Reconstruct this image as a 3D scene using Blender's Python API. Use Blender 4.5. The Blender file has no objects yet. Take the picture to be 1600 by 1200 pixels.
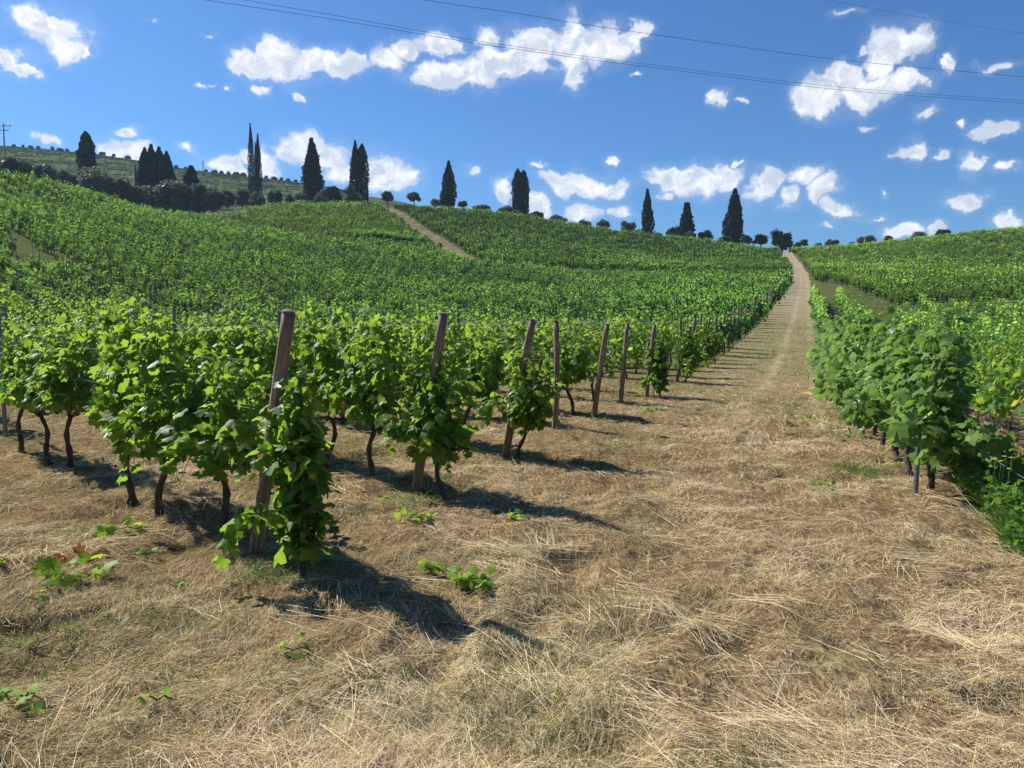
import bpy, math, random
import numpy as np
from mathutils import Vector
rng = np.random.default_rng(7); random.seed(7)
R = math.radians
sc = bpy.context.scene
col = sc.collection

# ---------------------------------------------------------------- camera
F = 1200.0; PITCH = math.atan(100/1200.); CAMZ = 1.6
cam_d = bpy.data.cameras.new('camera'); cam = bpy.data.objects.new('camera', cam_d); col.objects.link(cam)
cam.location = (0, 0, CAMZ); cam.rotation_euler = (math.pi/2 - PITCH, 0, 0)
cam_d.sensor_width = 36; cam_d.lens = 36*F/1600; cam_d.clip_start = .05; cam_d.clip_end = 9000
sc.camera = cam
cp, sp = math.cos(PITCH), math.sin(PITCH)
def ray(px, py):
    u = (px-800)/F; v = (600-py)/F
    return np.array([u, cp+v*sp, -sp+v*cp])
def at_depth(px, py, Y):
    d = ray(px, py); return d/d[1]*Y + np.array([0, 0, CAMZ])
def project(P):
    P = np.asarray(P, float); q = P-np.array([0, 0, CAMZ])
    dep = q[..., 1]*cp-q[..., 2]*sp; up = q[..., 1]*sp+q[..., 2]*cp
    dep = np.where(dep < .05, .05, dep)
    return 800+F*q[..., 0]/dep, 600-F*up/dep, dep

# ---------------------------------------------------------------- sun, sky
SUN_EL = 42.; SUN_V = np.array([-.83, .56]); SUN_V /= np.linalg.norm(SUN_V)
el = R(SUN_EL); sdir = Vector((SUN_V[0]*math.cos(el), SUN_V[1]*math.cos(el), math.sin(el)))
sl = bpy.data.lights.new('sun', 'SUN'); sl.energy = 5.0; sl.angle = R(.55); sl.color = (1, .955, .87)
so = bpy.data.objects.new('sun', sl); col.objects.link(so); so.rotation_euler = (-sdir).to_track_quat('-Z', 'Y').to_euler()
so.location = (-60, 40, 90)
sc.view_settings.view_transform = 'Standard'; sc.view_settings.look = 'None'; sc.view_settings.gamma = 1
sc.view_settings.exposure = 0.68
world = bpy.data.worlds.new('World'); sc.world = world; world.use_nodes = True
class NT:
    def __init__(s, tree): s.t = tree; s.n = tree.nodes; s.l = tree.links
    def node(s, typ, **kw):
        n = s.n.new(typ)
        for k, v in kw.items(): setattr(n, k, v)
        return n
    def put(s, sock, v):
        if hasattr(v, 'is_output'): s.l.new(v, sock)
        elif v is not None: sock.default_value = v
    def math(s, op, a, b=None, c=None, clamp=False):
        n = s.node('ShaderNodeMath', operation=op, use_clamp=clamp)
        for i, v in enumerate((a, b, c)):
            if v is not None: s.put(n.inputs[i], v)
        return n.outputs[0]
    def vmath(s, op, a, b=None, c=None):
        n = s.node('ShaderNodeVectorMath', operation=op)
        for i, v in enumerate((a, b, c)):
            if v is not None: s.put(n.inputs[i], v)
        return n.outputs['Value'] if op in ('LENGTH', 'DOT_PRODUCT', 'DISTANCE') else n.outputs[0]
    def noise(s, vec, scale, detail=3, rough=.5, dim='3D', dist=0):
        n = s.node('ShaderNodeTexNoise', noise_dimensions=dim)
        s.put(n.inputs['Vector'], vec); n.inputs['Scale'].default_value = scale
        n.inputs['Detail'].default_value = detail; n.inputs['Roughness'].default_value = rough
        n.inputs['Distortion'].default_value = dist
        return n
    def mix(s, f, a, b, blend='MIX'):
        n = s.node('ShaderNodeMix', data_type='RGBA', blend_type=blend)
        s.put(n.inputs[0], f); s.put(n.inputs[6], a); s.put(n.inputs[7], b)
        return n.outputs[2]
    def ramp(s, f, stops):
        n = s.node('ShaderNodeValToRGB'); e = n.color_ramp.elements
        while len(e) < len(stops): e.new(.5)
        for i, (p, c) in enumerate(stops): e[i].position = p; e[i].color = (*c, 1) if len(c) == 3 else c
        s.put(n.inputs[0], f); return n.outputs[0]
    def maprange(s, v, a, b, c=0., d=1., smooth=False):
        n = s.node('ShaderNodeMapRange', interpolation_type='SMOOTHSTEP' if smooth else 'LINEAR')
        s.put(n.inputs[0], v); n.inputs[1].default_value = a; n.inputs[2].default_value = b
        n.inputs[3].default_value = c; n.inputs[4].default_value = d
        return n.outputs[0]
W = NT(world.node_tree); W.n.clear()
sky = W.node('ShaderNodeTexSky', sky_type='NISHITA'); sky.sun_disc = False
sky.sun_elevation = el; sky.sun_rotation = math.atan2(sdir.x, sdir.y)
sky.altitude = 300; sky.air_density = 1.0; sky.dust_density = .7; sky.ozone_density = 3.0
tc = W.node('ShaderNodeTexCoord'); dirv = W.vmath('NORMALIZE', tc.outputs['Generated'])
sep = W.node('ShaderNodeSeparateXYZ'); W.l.new(dirv, sep.inputs[0])
az = W.math('ARCTAN2', sep.outputs[0], sep.outputs[1]); elv = W.math('ARCSINE', sep.outputs[2])
cmb = W.node('ShaderNodeCombineXYZ'); W.l.new(az, cmb.inputs[0]); W.l.new(elv, cmb.inputs[1])
ae = cmb.outputs[0]
nz1 = W.noise(ae, 22, 5, .6)
ae2 = W.vmath('MULTIPLY_ADD', W.vmath('SUBTRACT', nz1.outputs['Color'], (.5, .5, .5)), (.062, .046, 0), ae)
def azel(px, py):
    d = ray(px, py); d = d/np.linalg.norm(d); return math.atan2(d[0], d[1]), math.asin(d[2])
CL = [(40,25,38,18,0),(80,40,48,32,0),(100,75,38,22,0),(125,85,17,12,0),(12,90,34,14,0),(30,112,30,11,0),
 (385,100,30,22,0),(430,80,30,24,0),(440,105,55,26,0),(510,98,65,20,0),(552,95,26,17,0),(403,140,16,13,.3),(355,138,12,9,.35),
 (470,153,14,10,.15),(325,130,14,7,.55),(237,38,18,7,.6),(325,56,14,8,.5),(605,95,24,20,0),(640,82,24,20,0),(682,72,32,22,0),
 (690,120,46,20,0),(745,115,52,22,0),(800,98,58,27,0),(835,72,50,30,.05),(765,60,26,18,.15),(888,70,24,48,0),(895,112,22,30,.1),
 (940,70,46,27,0),(985,60,24,20,.1),(1005,45,24,13,.05),(995,72,11,14,.2),(1260,155,28,19,0),(1290,150,42,25,0),(1312,115,38,20,0),
 (1350,140,48,32,0),(1372,92,30,32,0),(1402,76,44,32,0),(1415,125,45,22,.3),(1345,75,14,9,.2),(1485,100,17,24,.15),(1550,108,40,12,.55),
 (1125,152,15,13,.1),(1150,160,12,10,.5),(1445,182,26,16,.25),(1505,200,11,8,.2),(1560,203,38,11,.15),(1420,237,22,19,.2),
 (1475,238,27,11,.4),(1525,250,18,22,.12),(1565,260,20,11,.12),(1510,308,32,13,.12),(1570,345,28,13,0),(1405,362,26,14,.1),
 (1455,358,20,14,.12),(1355,198,22,8,.45),(960,250,14,11,.15),(990,122,10,6,.5),(1050,280,32,20,.05),(1085,285,48,25,.02),(1128,280,30,22,.05),
 (1040,308,14,10,.25),(1150,258,8,10,.3),(1180,300,24,24,.15),(1205,280,24,17,.1),(1228,305,22,18,.15),(1258,275,32,18,.08),(1292,295,32,18,.1),
 (1312,325,24,13,.1),(870,278,32,14,.05),(900,287,44,19,.02),(955,292,34,15,.02),(788,298,17,20,.2),(840,322,26,26,.12),(905,335,30,16,.15),
 (965,328,26,12,.2),(475,235,32,24,0),(510,245,38,20,.02),(540,265,38,17,.08),(600,272,48,26,0),(635,272,22,22,.02),(300,230,24,12,.35),
 (350,255,28,15,.1),(385,245,28,11,.25),(420,258,20,24,.1),(365,270,34,13,.05),(193,205,20,10,.05),(185,235,44,16,0),(212,246,22,9,.05),(75,222,16,12,.35),
 (735,262,18,12,.5),(1360,340,26,8,.55),(1290,350,22,7,.6),(845,255,22,9,.4),(1380,300,14,10,.6),(1330,20,60,10,.75)]
field = None; co = ae2
for i, (x, y, rx, ry, w) in enumerate(CL):
    a0, e0 = azel(x, y); a1 = azel(x+rx, y)[0]; e1 = azel(x, y-ry)[1]
    sx, sy = 1/(a1-a0), 1/(e1-e0)
    ln = W.vmath('LENGTH', W.vmath('MULTIPLY_ADD', co, (sx, sy, 0), (-a0*sx, -e0*sy, 0)))
    if w: ln = W.math('ADD', ln, w)
    field = ln if field is None else W.math('SMOOTH_MIN', field, ln, .12)
    if i % 6 == 5:   # keeps the evaluation order sequential
        co = W.vmath('MULTIPLY_ADD', field, (1e-7, 1e-7, 0), ae2)
dens = W.math('SUBTRACT', 1.13, field)
n2 = W.noise(ae2, 30, 8, .62); n3 = W.noise(W.vmath('ADD', ae2, (.007, -.012, 0)), 30, 8, .62)
dd = W.math('ADD', dens, W.math('MULTIPLY', W.math('SUBTRACT', n2.outputs[0], .5), 1.9))
alpha = W.math('MAXIMUM', W.maprange(dd, -.10, .46, 0, 1, True), W.maprange(dd, -.70, .35, 0, .14, True))
rel = W.math('SUBTRACT', n2.outputs[0], n3.outputs[0])
lit = W.maprange(W.math('ADD', W.math('MULTIPLY', rel, -2.2), W.math('MULTIPLY', dd, -.16)), -.35, .2, 0, 1)
ccol = W.mix(lit, (7.6, 8.4, 9.8, 1), (13.2, 13.2, 13.5, 1))
skyc = W.mix(1.0, sky.outputs[0], (.47, .93, 1.42, 1), 'MULTIPLY')
fin = W.mix(W.math('MULTIPLY', alpha, .95), skyc, ccol)
bg = W.node('ShaderNodeBackground'); bg.inputs[1].default_value = .053; W.l.new(fin, bg.inputs[0])
wo = W.node('ShaderNodeOutputWorld'); W.l.new(bg.outputs[0], wo.inputs[0])
world.cycles.sampling_method = 'MANUAL'; world.cycles.sample_map_resolution = 512
sc.cycles.max_bounces = 6; sc.cycles.diffuse_bounces = 3; sc.cycles.glossy_bounces = 2
sc.cycles.transmission_bounces = 3; sc.cycles.transparent_max_bounces = 4

# ---------------------------------------------------------------- numpy noise
def hash2(ix, iy, seed):
    h = (ix.astype(np.int64)*374761393+iy.astype(np.int64)*668265263+seed*2147483647) & 0xffffffff
    h = ((h ^ (h >> 13))*1274126177) & 0xffffffff
    return ((h ^ (h >> 16)) & 0xffff)/65535.
def vnoise(x, y, seed=0):
    x = np.asarray(x, float); y = np.asarray(y, float)
    ix = np.floor(x); iy = np.floor(y); fx = x-ix; fy = y-iy
    fx = fx*fx*(3-2*fx); fy = fy*fy*(3-2*fy)
    a = hash2(ix, iy, seed); b = hash2(ix+1, iy, seed); c = hash2(ix, iy+1, seed); d = hash2(ix+1, iy+1, seed)
    return (a*(1-fx)+b*fx)*(1-fy)+(c*(1-fx)+d*fx)*fy-.5
def fbm(x, y, s, octv=4, seed=0, g=.5):
    r = 0; amp = 1
    for k in range(octv):
        r = r+amp*vnoise(np.asarray(x)/s+17.3*k, np.asarray(y)/s-9.1*k, seed+k); amp *= g; s = s/2.03
    return r
def sstep(a, b, x):
    t = np.clip((x-a)/(b-a), 0, 1); return t*t*(3-2*t)

# ---------------------------------------------------------------- terrain heights
def pchip(x, y, xi):
    x = np.asarray(x, float); y = np.asarray(y, float)
    h = np.diff(x); d = np.diff(y)/h; m = np.zeros_like(y)
    for i in range(1, len(x)-1):
        if d[i-1]*d[i] > 0:
            w1 = 2*h[i]+h[i-1]; w2 = h[i]+2*h[i-1]; m[i] = (w1+w2)/(w1/d[i-1]+w2/d[i])
    m[0] = d[0]; m[-1] = d[-1]
    xi = np.clip(xi, x[0], x[-1]); k = np.clip(np.searchsorted(x, xi)-1, 0, len(h)-1)
    t = (xi-x[k])/h[k]; hh = h[k]
    return (2*t**3-3*t**2+1)*y[k]+(t**3-2*t**2+t)*hh*m[k]+(-2*t**3+3*t**2)*y[k+1]+(t**3-t**2)*hh*m[k+1]
COLS = {  # column px : [(depth, py) ...] last one is the crest
 -500: [(12,None),(20,540),(30,470),(45,400),(60,360),(80,325),(100,298),(122,262)],
 0:    [(13,None),(22,560),(30,500),(45,424),(60,388),(80,352),(100,322),(122,288)],
 150:  [(16,None),(30,528),(45,455),(60,415),(80,386),(100,356),(135,320)],
 300:  [(22,None),(45,500),(60,462),(80,428),(110,388),(135,366),(160,347)],
 450:  [(24,None),(45,515),(70,467),(100,420),(137,379),(165,351),(190,328)],
 575:  [(26,None),(45,525),(70,480),(100,438),(137,394),(170,360),(205,325)],
 735:  [(28,None),(45,528),(70,485),(100,450),(137,415),(175,375),(215,333)],
 900:  [(28,None),(45,530),(70,487),(100,458),(137,431),(180,394),(222,358)],
 1100: [(28,None),(45,522),(70,483),(100,456),(137,434),(180,412),(222,382)],
 1240: [(28,None),(45,520),(70,480),(100,452),(137,430),(180,411),(225,396)],
 1400: [(28,None),(45,528),(60,508),(75,482),(110,447),(150,422),(230,384)],
 1600: [(22,None),(45,545),(60,512),(75,486),(110,443),(150,410),(230,363)],
 2100: [(22,None),(45,550),(60,512),(75,480),(110,430),(150,390),(230,335)]}
RG = np.concatenate([np.linspace(0, 300, 601), np.linspace(305, 3000, 200)])
azs, zc, crest = [], [], []
def col_az(px): d = ray(px, 450); return math.atan2(d[0], d[1])
for px, pts in COLS.items():
    rs, zs = [0, pts[0][0]*.6], [0, 0]
    for (Y, py) in pts:
        if py is None: rs.append(Y*math.hypot(1, (px-800)/F)); zs.append(0); continue
        p = at_depth(px, py, Y); rs.append(math.hypot(p[0], p[1])); zs.append(p[2])
    rc, zcst = rs[-1], zs[-1]; slope = (zs[-1]-zs[-2])/(rs[-1]-rs[-2])
    rs += [rc+12, rc+30, rc+70, rc+200, 3100]; zs += [zcst+.3*slope*12, zcst-1, zcst-8, zcst-22, -60]
    azs.append(col_az(px)); zc.append(pchip(rs, zs, RG)); crest.append(rc)
azs = [-math.pi, azs[0]-.7]+azs+[azs[-1]+.7, math.pi]
zflat = -np.clip(RG-60, 0, 3000)*.02
zc = [zflat, .5*zc[0]]+zc+[.5*zc[-1], zflat]; zc = np.array(zc); crest = [200, crest[0]]+crest+[crest[-1], 200]
AZF = np.linspace(-math.pi, math.pi, 1441); ZT = np.zeros((len(AZF), len(RG)))
kcol = np.array(azs)
for j in range(len(RG)): ZT[:, j] = pchip(kcol, zc[:, j], AZF)
ker = np.exp(-np.linspace(-2, 2, 25)**2); ker /= ker.sum()      # soften across azimuth
ZT = np.apply_along_axis(lambda v: np.convolve(np.pad(v, 12, mode='edge'), ker, 'valid'), 0, ZT)
def smooth_z(x, y):
    x = np.asarray(x, float); y = np.asarray(y, float)
    r = np.hypot(x, y); a = np.arctan2(x, y)
    fa = np.clip((a+math.pi)/(2*math.pi)*1440, 0, 1439.999); ia = fa.astype(int); ta = fa-ia
    j = np.clip(np.searchsorted(RG, r)-1, 0, len(RG)-2); tr = np.clip((r-RG[j])/(RG[j+1]-RG[j]), 0, 1)
    z = (ZT[ia, j]*(1-tr)+ZT[ia, j+1]*tr)*(1-ta)+(ZT[ia+1, j]*(1-tr)+ZT[ia+1, j+1]*tr)*ta
    e = x-(3.45+(y-5)*.315)                                      # ground right of the path lies lower
    z = z-.55*sstep(.35, 1.8, e)*sstep(-6, 2, y)*(1-sstep(22, 42, y))
    return z
def terrain(x, y):
    r = np.hypot(x, y)
    w = 1-sstep(14, 60, r)
    return smooth_z(x, y)+fbm(x, y, 1.3, 3, 5)*.05*(.4+.6*w)+fbm(x, y, 9, 2, 9)*.18*sstep(12, 40, r)+fbm(x, y, 45, 2, 19)*1.2*sstep(60, 130, r)
def hit(px, py, dmin=2., dmax=300.):
    d = ray(px, py); t = np.concatenate([np.arange(dmin, 40, .03), np.arange(40, dmax, .25)])
    P = np.array([0, 0, CAMZ])+d[None, :]*t[:, None]
    below = np.nonzero(P[:, 2] < smooth_z(P[:, 0], P[:, 1]))[0]
    return P[below[0]] if len(below) else P[-1]
# ---- edges of the path, middle track
LE = [(-60,1060),(150,975),(400,875),(650,768),(790,712),(867,672),(928,655),(970,632),(1010,620),(1057,598),(1132,556),(1176,515),(1207,480),(1228,455),(1237,430),(1231,411),(1217,397)]
REd = [(1850,1080),(1600,885),(1450,785),(1345,660),(1308,600),(1287,540),(1274,490),(1268,455),(1263,430),(1253,410),(1240,398)]
def poly(pts):
    return np.array([hit(*p)[:2] for p in pts])
PL = poly(LE); PR = poly(REd)
PL = np.vstack([PL[0]+(PL[0]-PL[2])/np.linalg.norm(PL[0]-PL[2])*12, PL]); PR = np.vstack([PR[0]+(PR[0]-PR[2])/np.linalg.norm(PR[0]-PR[2])*12, PR])
def extend_end(P, L=40):
    d = P[-1]-P[-4]; return np.vstack([P, P[-1]+d/np.linalg.norm(d)*L])
PL = extend_end(PL); PR = extend_end(PR)
def xat(P, y):            # x of the polyline at depth y (monotone in y)
    o = np.argsort(P[:, 1]); return np.interp(y, P[o, 1], P[o, 0])
TR1 = poly([(581,318),(604,332),(634,353),(666,379),(697,398),(735,417)]); TR2 = poly([(592,316),(622,330),(655,352),(690,375),(718,392),(752,413)])
def in_poly(x, y, P):
    x = np.asarray(x); y = np.asarray(y); c = np.zeros(x.shape, bool); j = len(P)-1
    for i in range(len(P)):
        xi, yi = P[i]; xj, yj = P[j]
        with np.errstate(divide='ignore', invalid='ignore'):
            m = ((yi > y) != (yj > y)) & (x < (xj-xi)*(y-yi)/(yj-yi)+xi)
        c ^= m; j = i
    return c
TRP = np.vstack([TR1, TR2[::-1]])
def in_path(x, y): return (x > xat(PL, y)) & (x < xat(PR, y)) & (y < PL[-1, 1]-2)

# ---------------------------------------------------------------- mesh helpers
def mesh_np(name, V, faces_idx, face_n, mats, attrs=None, matidx=None, smooth=False):
    """faces_idx flat int array of loops; face_n: int (all the same) or array of counts"""
    me = bpy.data.meshes.new(name); V = np.asarray(V, np.float32)
    L = np.asarray(faces_idx, np.int32).ravel()
    nf = len(L)//face_n if np.isscalar(face_n) else len(face_n)
    tot = np.full(nf, face_n, np.int32) if np.isscalar(face_n) else np.asarray(face_n, np.int32)
    st = np.concatenate([[0], np.cumsum(tot)[:-1]]).astype(np.int32)
    me.vertices.add(len(V)); me.vertices.foreach_set('co', V.ravel())
    me.loops.add(len(L)); me.loops.foreach_set('vertex_index', L)
    me.polygons.add(nf); me.polygons.foreach_set('loop_start', st); me.polygons.foreach_set('loop_total', tot)
    for m in mats: me.materials.append(m)
    if matidx is not None: me.polygons.foreach_set('material_index', np.asarray(matidx, np.int32))
    if smooth: me.polygons.foreach_set('use_smooth', np.ones(nf, bool))
    for k, v in (attrs or {}).items():
        a = me.attributes.new(k, 'FLOAT', 'POINT'); a.data.foreach_set('value', np.asarray(v, np.float32))
    me.update(calc_edges=True); me.validate()
    return me
def link(name, me, parent=None, loc=None):
    o = bpy.data.objects.new(name, me); col.objects.link(o)
    if parent: o.parent = parent
    if loc is not None: o.location = loc
    return o
def tag(o, label=None, cat=None, group=None, kind=None):
    if label: o['label'] = label
    if cat: o['category'] = cat
    if group: o['group'] = group
    if kind: o['kind'] = kind
    return o
def unit(v): return v/np.maximum(np.linalg.norm(v, axis=-1, keepdims=True), 1e-9)
class Acc:
    def __init__(s): s.V = []; s.F = []; s.N = []; s.A = []; s.M = []; s.n = 0
    def add(s, V, F, k, a=0., m=0):
        V = np.asarray(V, float).reshape(-1, 3); F = np.asarray(F, int).reshape(-1, k)
        s.V.append(V); s.F.append((F+s.n).ravel()); s.N.append(np.full(len(F), k)); s.M.append(np.full(len(F), m))
        s.A.append(np.broadcast_to(np.asarray(a, float), (len(V),)).copy()); s.n += len(V)
    def mesh(s, name, mats, smooth=False):
        return mesh_np(name, np.vstack(s.V), np.concatenate(s.F), np.concatenate(s.N), mats, {'var': np.concatenate(s.A)}, np.concatenate(s.M), smooth)
def cards(acc, P, U, Nn, size, tmpl, faces, k, var, m=0):
    """place a template (K,3) in the frame (U, side, Nn) at each P"""
    P = np.asarray(P, float); U = unit(U); S = unit(np.cross(Nn, U)); N2 = np.cross(U, S)
    size = np.broadcast_to(np.asarray(size, float), (len(P),))
    T = np.asarray(tmpl, float)
    if T.ndim == 2: T = np.broadcast_to(T, (len(P),)+T.shape)
    V = P[:, None, :]+size[:, None, None]*(T[:, :, 0:1]*U[:, None]+T[:, :, 1:2]*S[:, None]+T[:, :, 2:3]*N2[:, None])
    K = T.shape[1]; f = np.asarray(faces)
    Fa = f[None]+(np.arange(len(P))*K)[:, None, None]
    acc.add(V.reshape(-1, 3), Fa.reshape(-1, k), k, np.repeat(np.broadcast_to(var, (len(P),)), K), m)
def tube(acc, pts, rad, sides=7, var=0., m=0, cap=True, squash=None):
    pts = np.asarray(pts, float); n = len(pts); rad = np.broadcast_to(np.asarray(rad, float), (n,))
    T = unit(np.gradient(pts, axis=0)); up = np.array([0., 0, 1]) if abs(T[0, 2]) < .8 else np.array([1., 0, 0])
    V = []
    a = np.arange(sides)/sides*2*math.pi
    for i in range(n):
        s = unit(np.cross(T[i], up)); q = np.cross(s, T[i]); 
        V.append(pts[i]+rad[i]*(np.cos(a)[:, None]*s+np.sin(a)[:, None]*q))
    V = np.vstack(V); F = []
    for i in range(n-1):
        for j in range(sides):
            F.append((i*sides+j, i*sides+(j+1) % sides, (i+1)*sides+(j+1) % sides, (i+1)*sides+j))
    base = acc.n; acc.add(V, F, 4, var, m)
    if cap:
        acc.F.append(np.arange(base+(n-1)*sides, base+n*sides)); acc.N.append(np.array([sides])); acc.M.append(np.array([m]))
        acc.F.append(np.arange(base, base+sides)[::-1]); acc.N.append(np.array([sides])); acc.M.append(np.array([m]))

# ---------------------------------------------------------------- materials
def mat(name):
    m = bpy.data.materials.new(name); m.use_nodes = True; t = NT(m.node_tree); t.n.clear()
    out = t.node('ShaderNodeOutputMaterial'); return m, t, out
def attr(t, name='var'):
    n = t.node('ShaderNodeAttribute'); n.attribute_name = name; return n.outputs['Fac']
def pos(t): return t.node('ShaderNodeNewGeometry').outputs['Position']
def leaf_mat(name, stops, trans=.38, gloss=.10, rough=.42, tcol=(.42, .62, .05), vein=True, coarse=None):
    m, t, out = mat(name)
    v = attr(t); oi = t.node('ShaderNodeObjectInfo').outputs['Random']
    n = t.noise(pos(t), 30, 2, .5)
    f = t.math('ADD', t.math('ADD', v, t.math('MULTIPLY', t.math('SUBTRACT', n.outputs[0], .5), .22)), t.math('MULTIPLY', t.math('SUBTRACT', oi, .5), .08))
    if coarse:
        nc = t.noise(pos(t), coarse, 2, .5); f = t.math('ADD', f, t.math('MULTIPLY', t.math('SUBTRACT', nc.outputs[0], .5), .5))
    c = t.ramp(f, stops)
    d = t.node('ShaderNodeBsdfDiffuse'); t.l.new(c, d.inputs[0])
    tr = t.node('ShaderNodeBsdfTranslucent'); t.l.new(t.mix(.55, c, (*tcol, 1)), tr.inputs[0])
    mx = t.node('ShaderNodeMixShader'); mx.inputs[0].default_value = trans; t.l.new(d.outputs[0], mx.inputs[1]); t.l.new(tr.outputs[0], mx.inputs[2])
    g = t.node('ShaderNodeBsdfGlossy'); g.inputs['Roughness'].default_value = rough; g.inputs[0].default_value = (.9, .95, 1, 1)
    fr = t.node('ShaderNodeFresnel'); fr.inputs[0].default_value = 1.42
    mx2 = t.node('ShaderNodeMixShader'); t.l.new(t.math('MINIMUM', t.math('MULTIPLY', fr.outputs[0], gloss*2.2), gloss*.8), mx2.inputs[0])
    t.l.new(mx.outputs[0], mx2.inputs[1]); t.l.new(g.outputs[0], mx2.inputs[2]); t.l.new(mx2.outputs[0], out.inputs[0])
    return m
M = {}
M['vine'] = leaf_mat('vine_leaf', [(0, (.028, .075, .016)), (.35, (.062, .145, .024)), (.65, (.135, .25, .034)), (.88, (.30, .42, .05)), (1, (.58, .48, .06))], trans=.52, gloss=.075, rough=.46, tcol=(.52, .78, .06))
M['bigvine'] = leaf_mat('pale_vine_leaf', [(0, (.045, .09, .024)), (.35, (.11, .185, .048)), (.7, (.20, .30, .06)), (1, (.42, .50, .08))], trans=.40, gloss=.07, rough=.5, tcol=(.36, .66, .10))
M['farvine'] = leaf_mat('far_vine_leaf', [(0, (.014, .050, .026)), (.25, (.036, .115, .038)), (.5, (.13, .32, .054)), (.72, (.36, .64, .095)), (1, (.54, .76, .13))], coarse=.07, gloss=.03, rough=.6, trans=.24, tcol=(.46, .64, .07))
M['hillvine'] = leaf_mat('hill_vine_leaf', [(0, (.03, .055, .03)), (.5, (.085, .135, .06)), (1, (.17, .22, .10))], trans=.2, gloss=0.)
M['cypress'] = leaf_mat('cypress_needles', [(0, (.009, .022, .015)), (.6, (.020, .042, .024)), (1, (.042, .072, .036))], trans=.08, tcol=(.05, .09, .02), gloss=.02, rough=.6)
M['olive'] = leaf_mat('olive_leaves', [(0, (.03, .045, .03)), (.5, (.10, .13, .09)), (1, (.24, .27, .19))], trans=.35, tcol=(.22, .28, .14), rough=.5)
M['bush'] = leaf_mat('bush_leaves', [(0, (.022, .042, .022)), (.5, (.05, .085, .04)), (1, (.11, .16, .07))], trans=.3, tcol=(.14, .22, .06))
M['lightbush'] = leaf_mat('light_bush_leaves', [(0, (.04, .08, .03)), (.5, (.07, .13, .04)), (1, (.14, .2, .07))], trans=.3)
M['weed'] = leaf_mat('weed_leaves', [(0, (.025, .075, .020)), (.5, (.055, .15, .03)), (1, (.15, .28, .05))], trans=.42, gloss=.04, rough=.5)
M['grass'] = leaf_mat('grass_blades', [(0, (.05, .10, .03)), (.5, (.10, .15, .05)), (1, (.24, .22, .10))], trans=.3, gloss=.02)
M['straw'] = leaf_mat('dry_straw', [(0, (.11, .08, .038)), (.25, (.32, .232, .115)), (.55, (.64, .485, .255)), (.85, (.83, .68, .42)), (1, (.88, .77, .56))], trans=.15, tcol=(.55, .4, .18), gloss=0.)
M['drybrown'] = leaf_mat('dry_brown_leaves', [(0, (.10, .05, .02)), (.5, (.24, .12, .045)), (1, (.42, .25, .1))], trans=.2, tcol=(.4, .2, .06))
M['flower'] = leaf_mat('flower_petals', [(0, (.6, .38, .03)), (1, (.8, .55, .06))], trans=.3, tcol=(.8, .5, .03))
def solid(name, stops, scale, rough=.85, bump=.3, stretch=(1, 1, 1), detail=5, metallic=0., obj=True):
    m, t, out = mat(name)
    b = t.node('ShaderNodeBsdfPrincipled'); tcn = t.node('ShaderNodeTexCoord')
    vec = t.vmath('MULTIPLY', tcn.outputs['Object'] if obj else pos(t), stretch)
    n = t.noise(vec, scale, detail, .6); t.l.new(t.ramp(n.outputs[0], stops), b.inputs['Base Color'])
    b.inputs['Roughness'].default_value = rough; b.inputs['Metallic'].default_value = metallic
    bp = t.node('ShaderNodeBump'); bp.inputs['Strength'].default_value = bump; bp.inputs['Distance'].default_value = .02
    t.l.new(n.outputs[0], bp.inputs['Height']); t.l.new(bp.outputs[0], b.inputs['Normal']); t.l.new(b.outputs[0], out.inputs[0])
    return m
M['bark'] = solid('vine_bark', [(.25, (.022, .014, .010)), (.55, (.07, .048, .032)), (.8, (.15, .11, .075))], 30, stretch=(1, 1, .25), bump=1.)
M['shoot'] = solid('green_shoot', [(.3, (.10, .14, .03)), (.7, (.2, .16, .06))], 10)
M['wood'] = solid('weathered_post_wood', [(.25, (.05, .030, .020)), (.48, (.19, .125, .078)), (.68, (.40, .30, .20))], 22, stretch=(1, 1, .07), bump=.9, rough=.8)
M['woodtop'] = solid('post_end_grain', [(.3, (.07, .05, .04)), (.7, (.2, .16, .12))], 60)
M['steel'] = solid('galvanised_steel', [(.3, (.10, .11, .12)), (.7, (.24, .26, .27))], 14, rough=.5, bump=.1, metallic=.5)
M['wire'] = solid('fence_wire', [(.3, (.14, .15, .15)), (.7, (.24, .25, .24))], 6, rough=.7, bump=0, metallic=.0)
M['cable'] = solid('power_cable', [(.3, (.05, .055, .065)), (.7, (.08, .085, .10))], 3, rough=.6, bump=0)
M['trunk'] = solid('tree_bark', [(.3, (.03, .024, .02)), (.7, (.11, .09, .07))], 6, stretch=(1, 1, .3), bump=.8)
M['brick'] = solid('old_brick', [(.3, (.12, .06, .04)), (.7, (.26, .15, .1))], 5)
M['pole'] = solid('pole_concrete', [(.3, (.16, .17, .18)), (.7, (.26, .27, .28))], 4)

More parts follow.
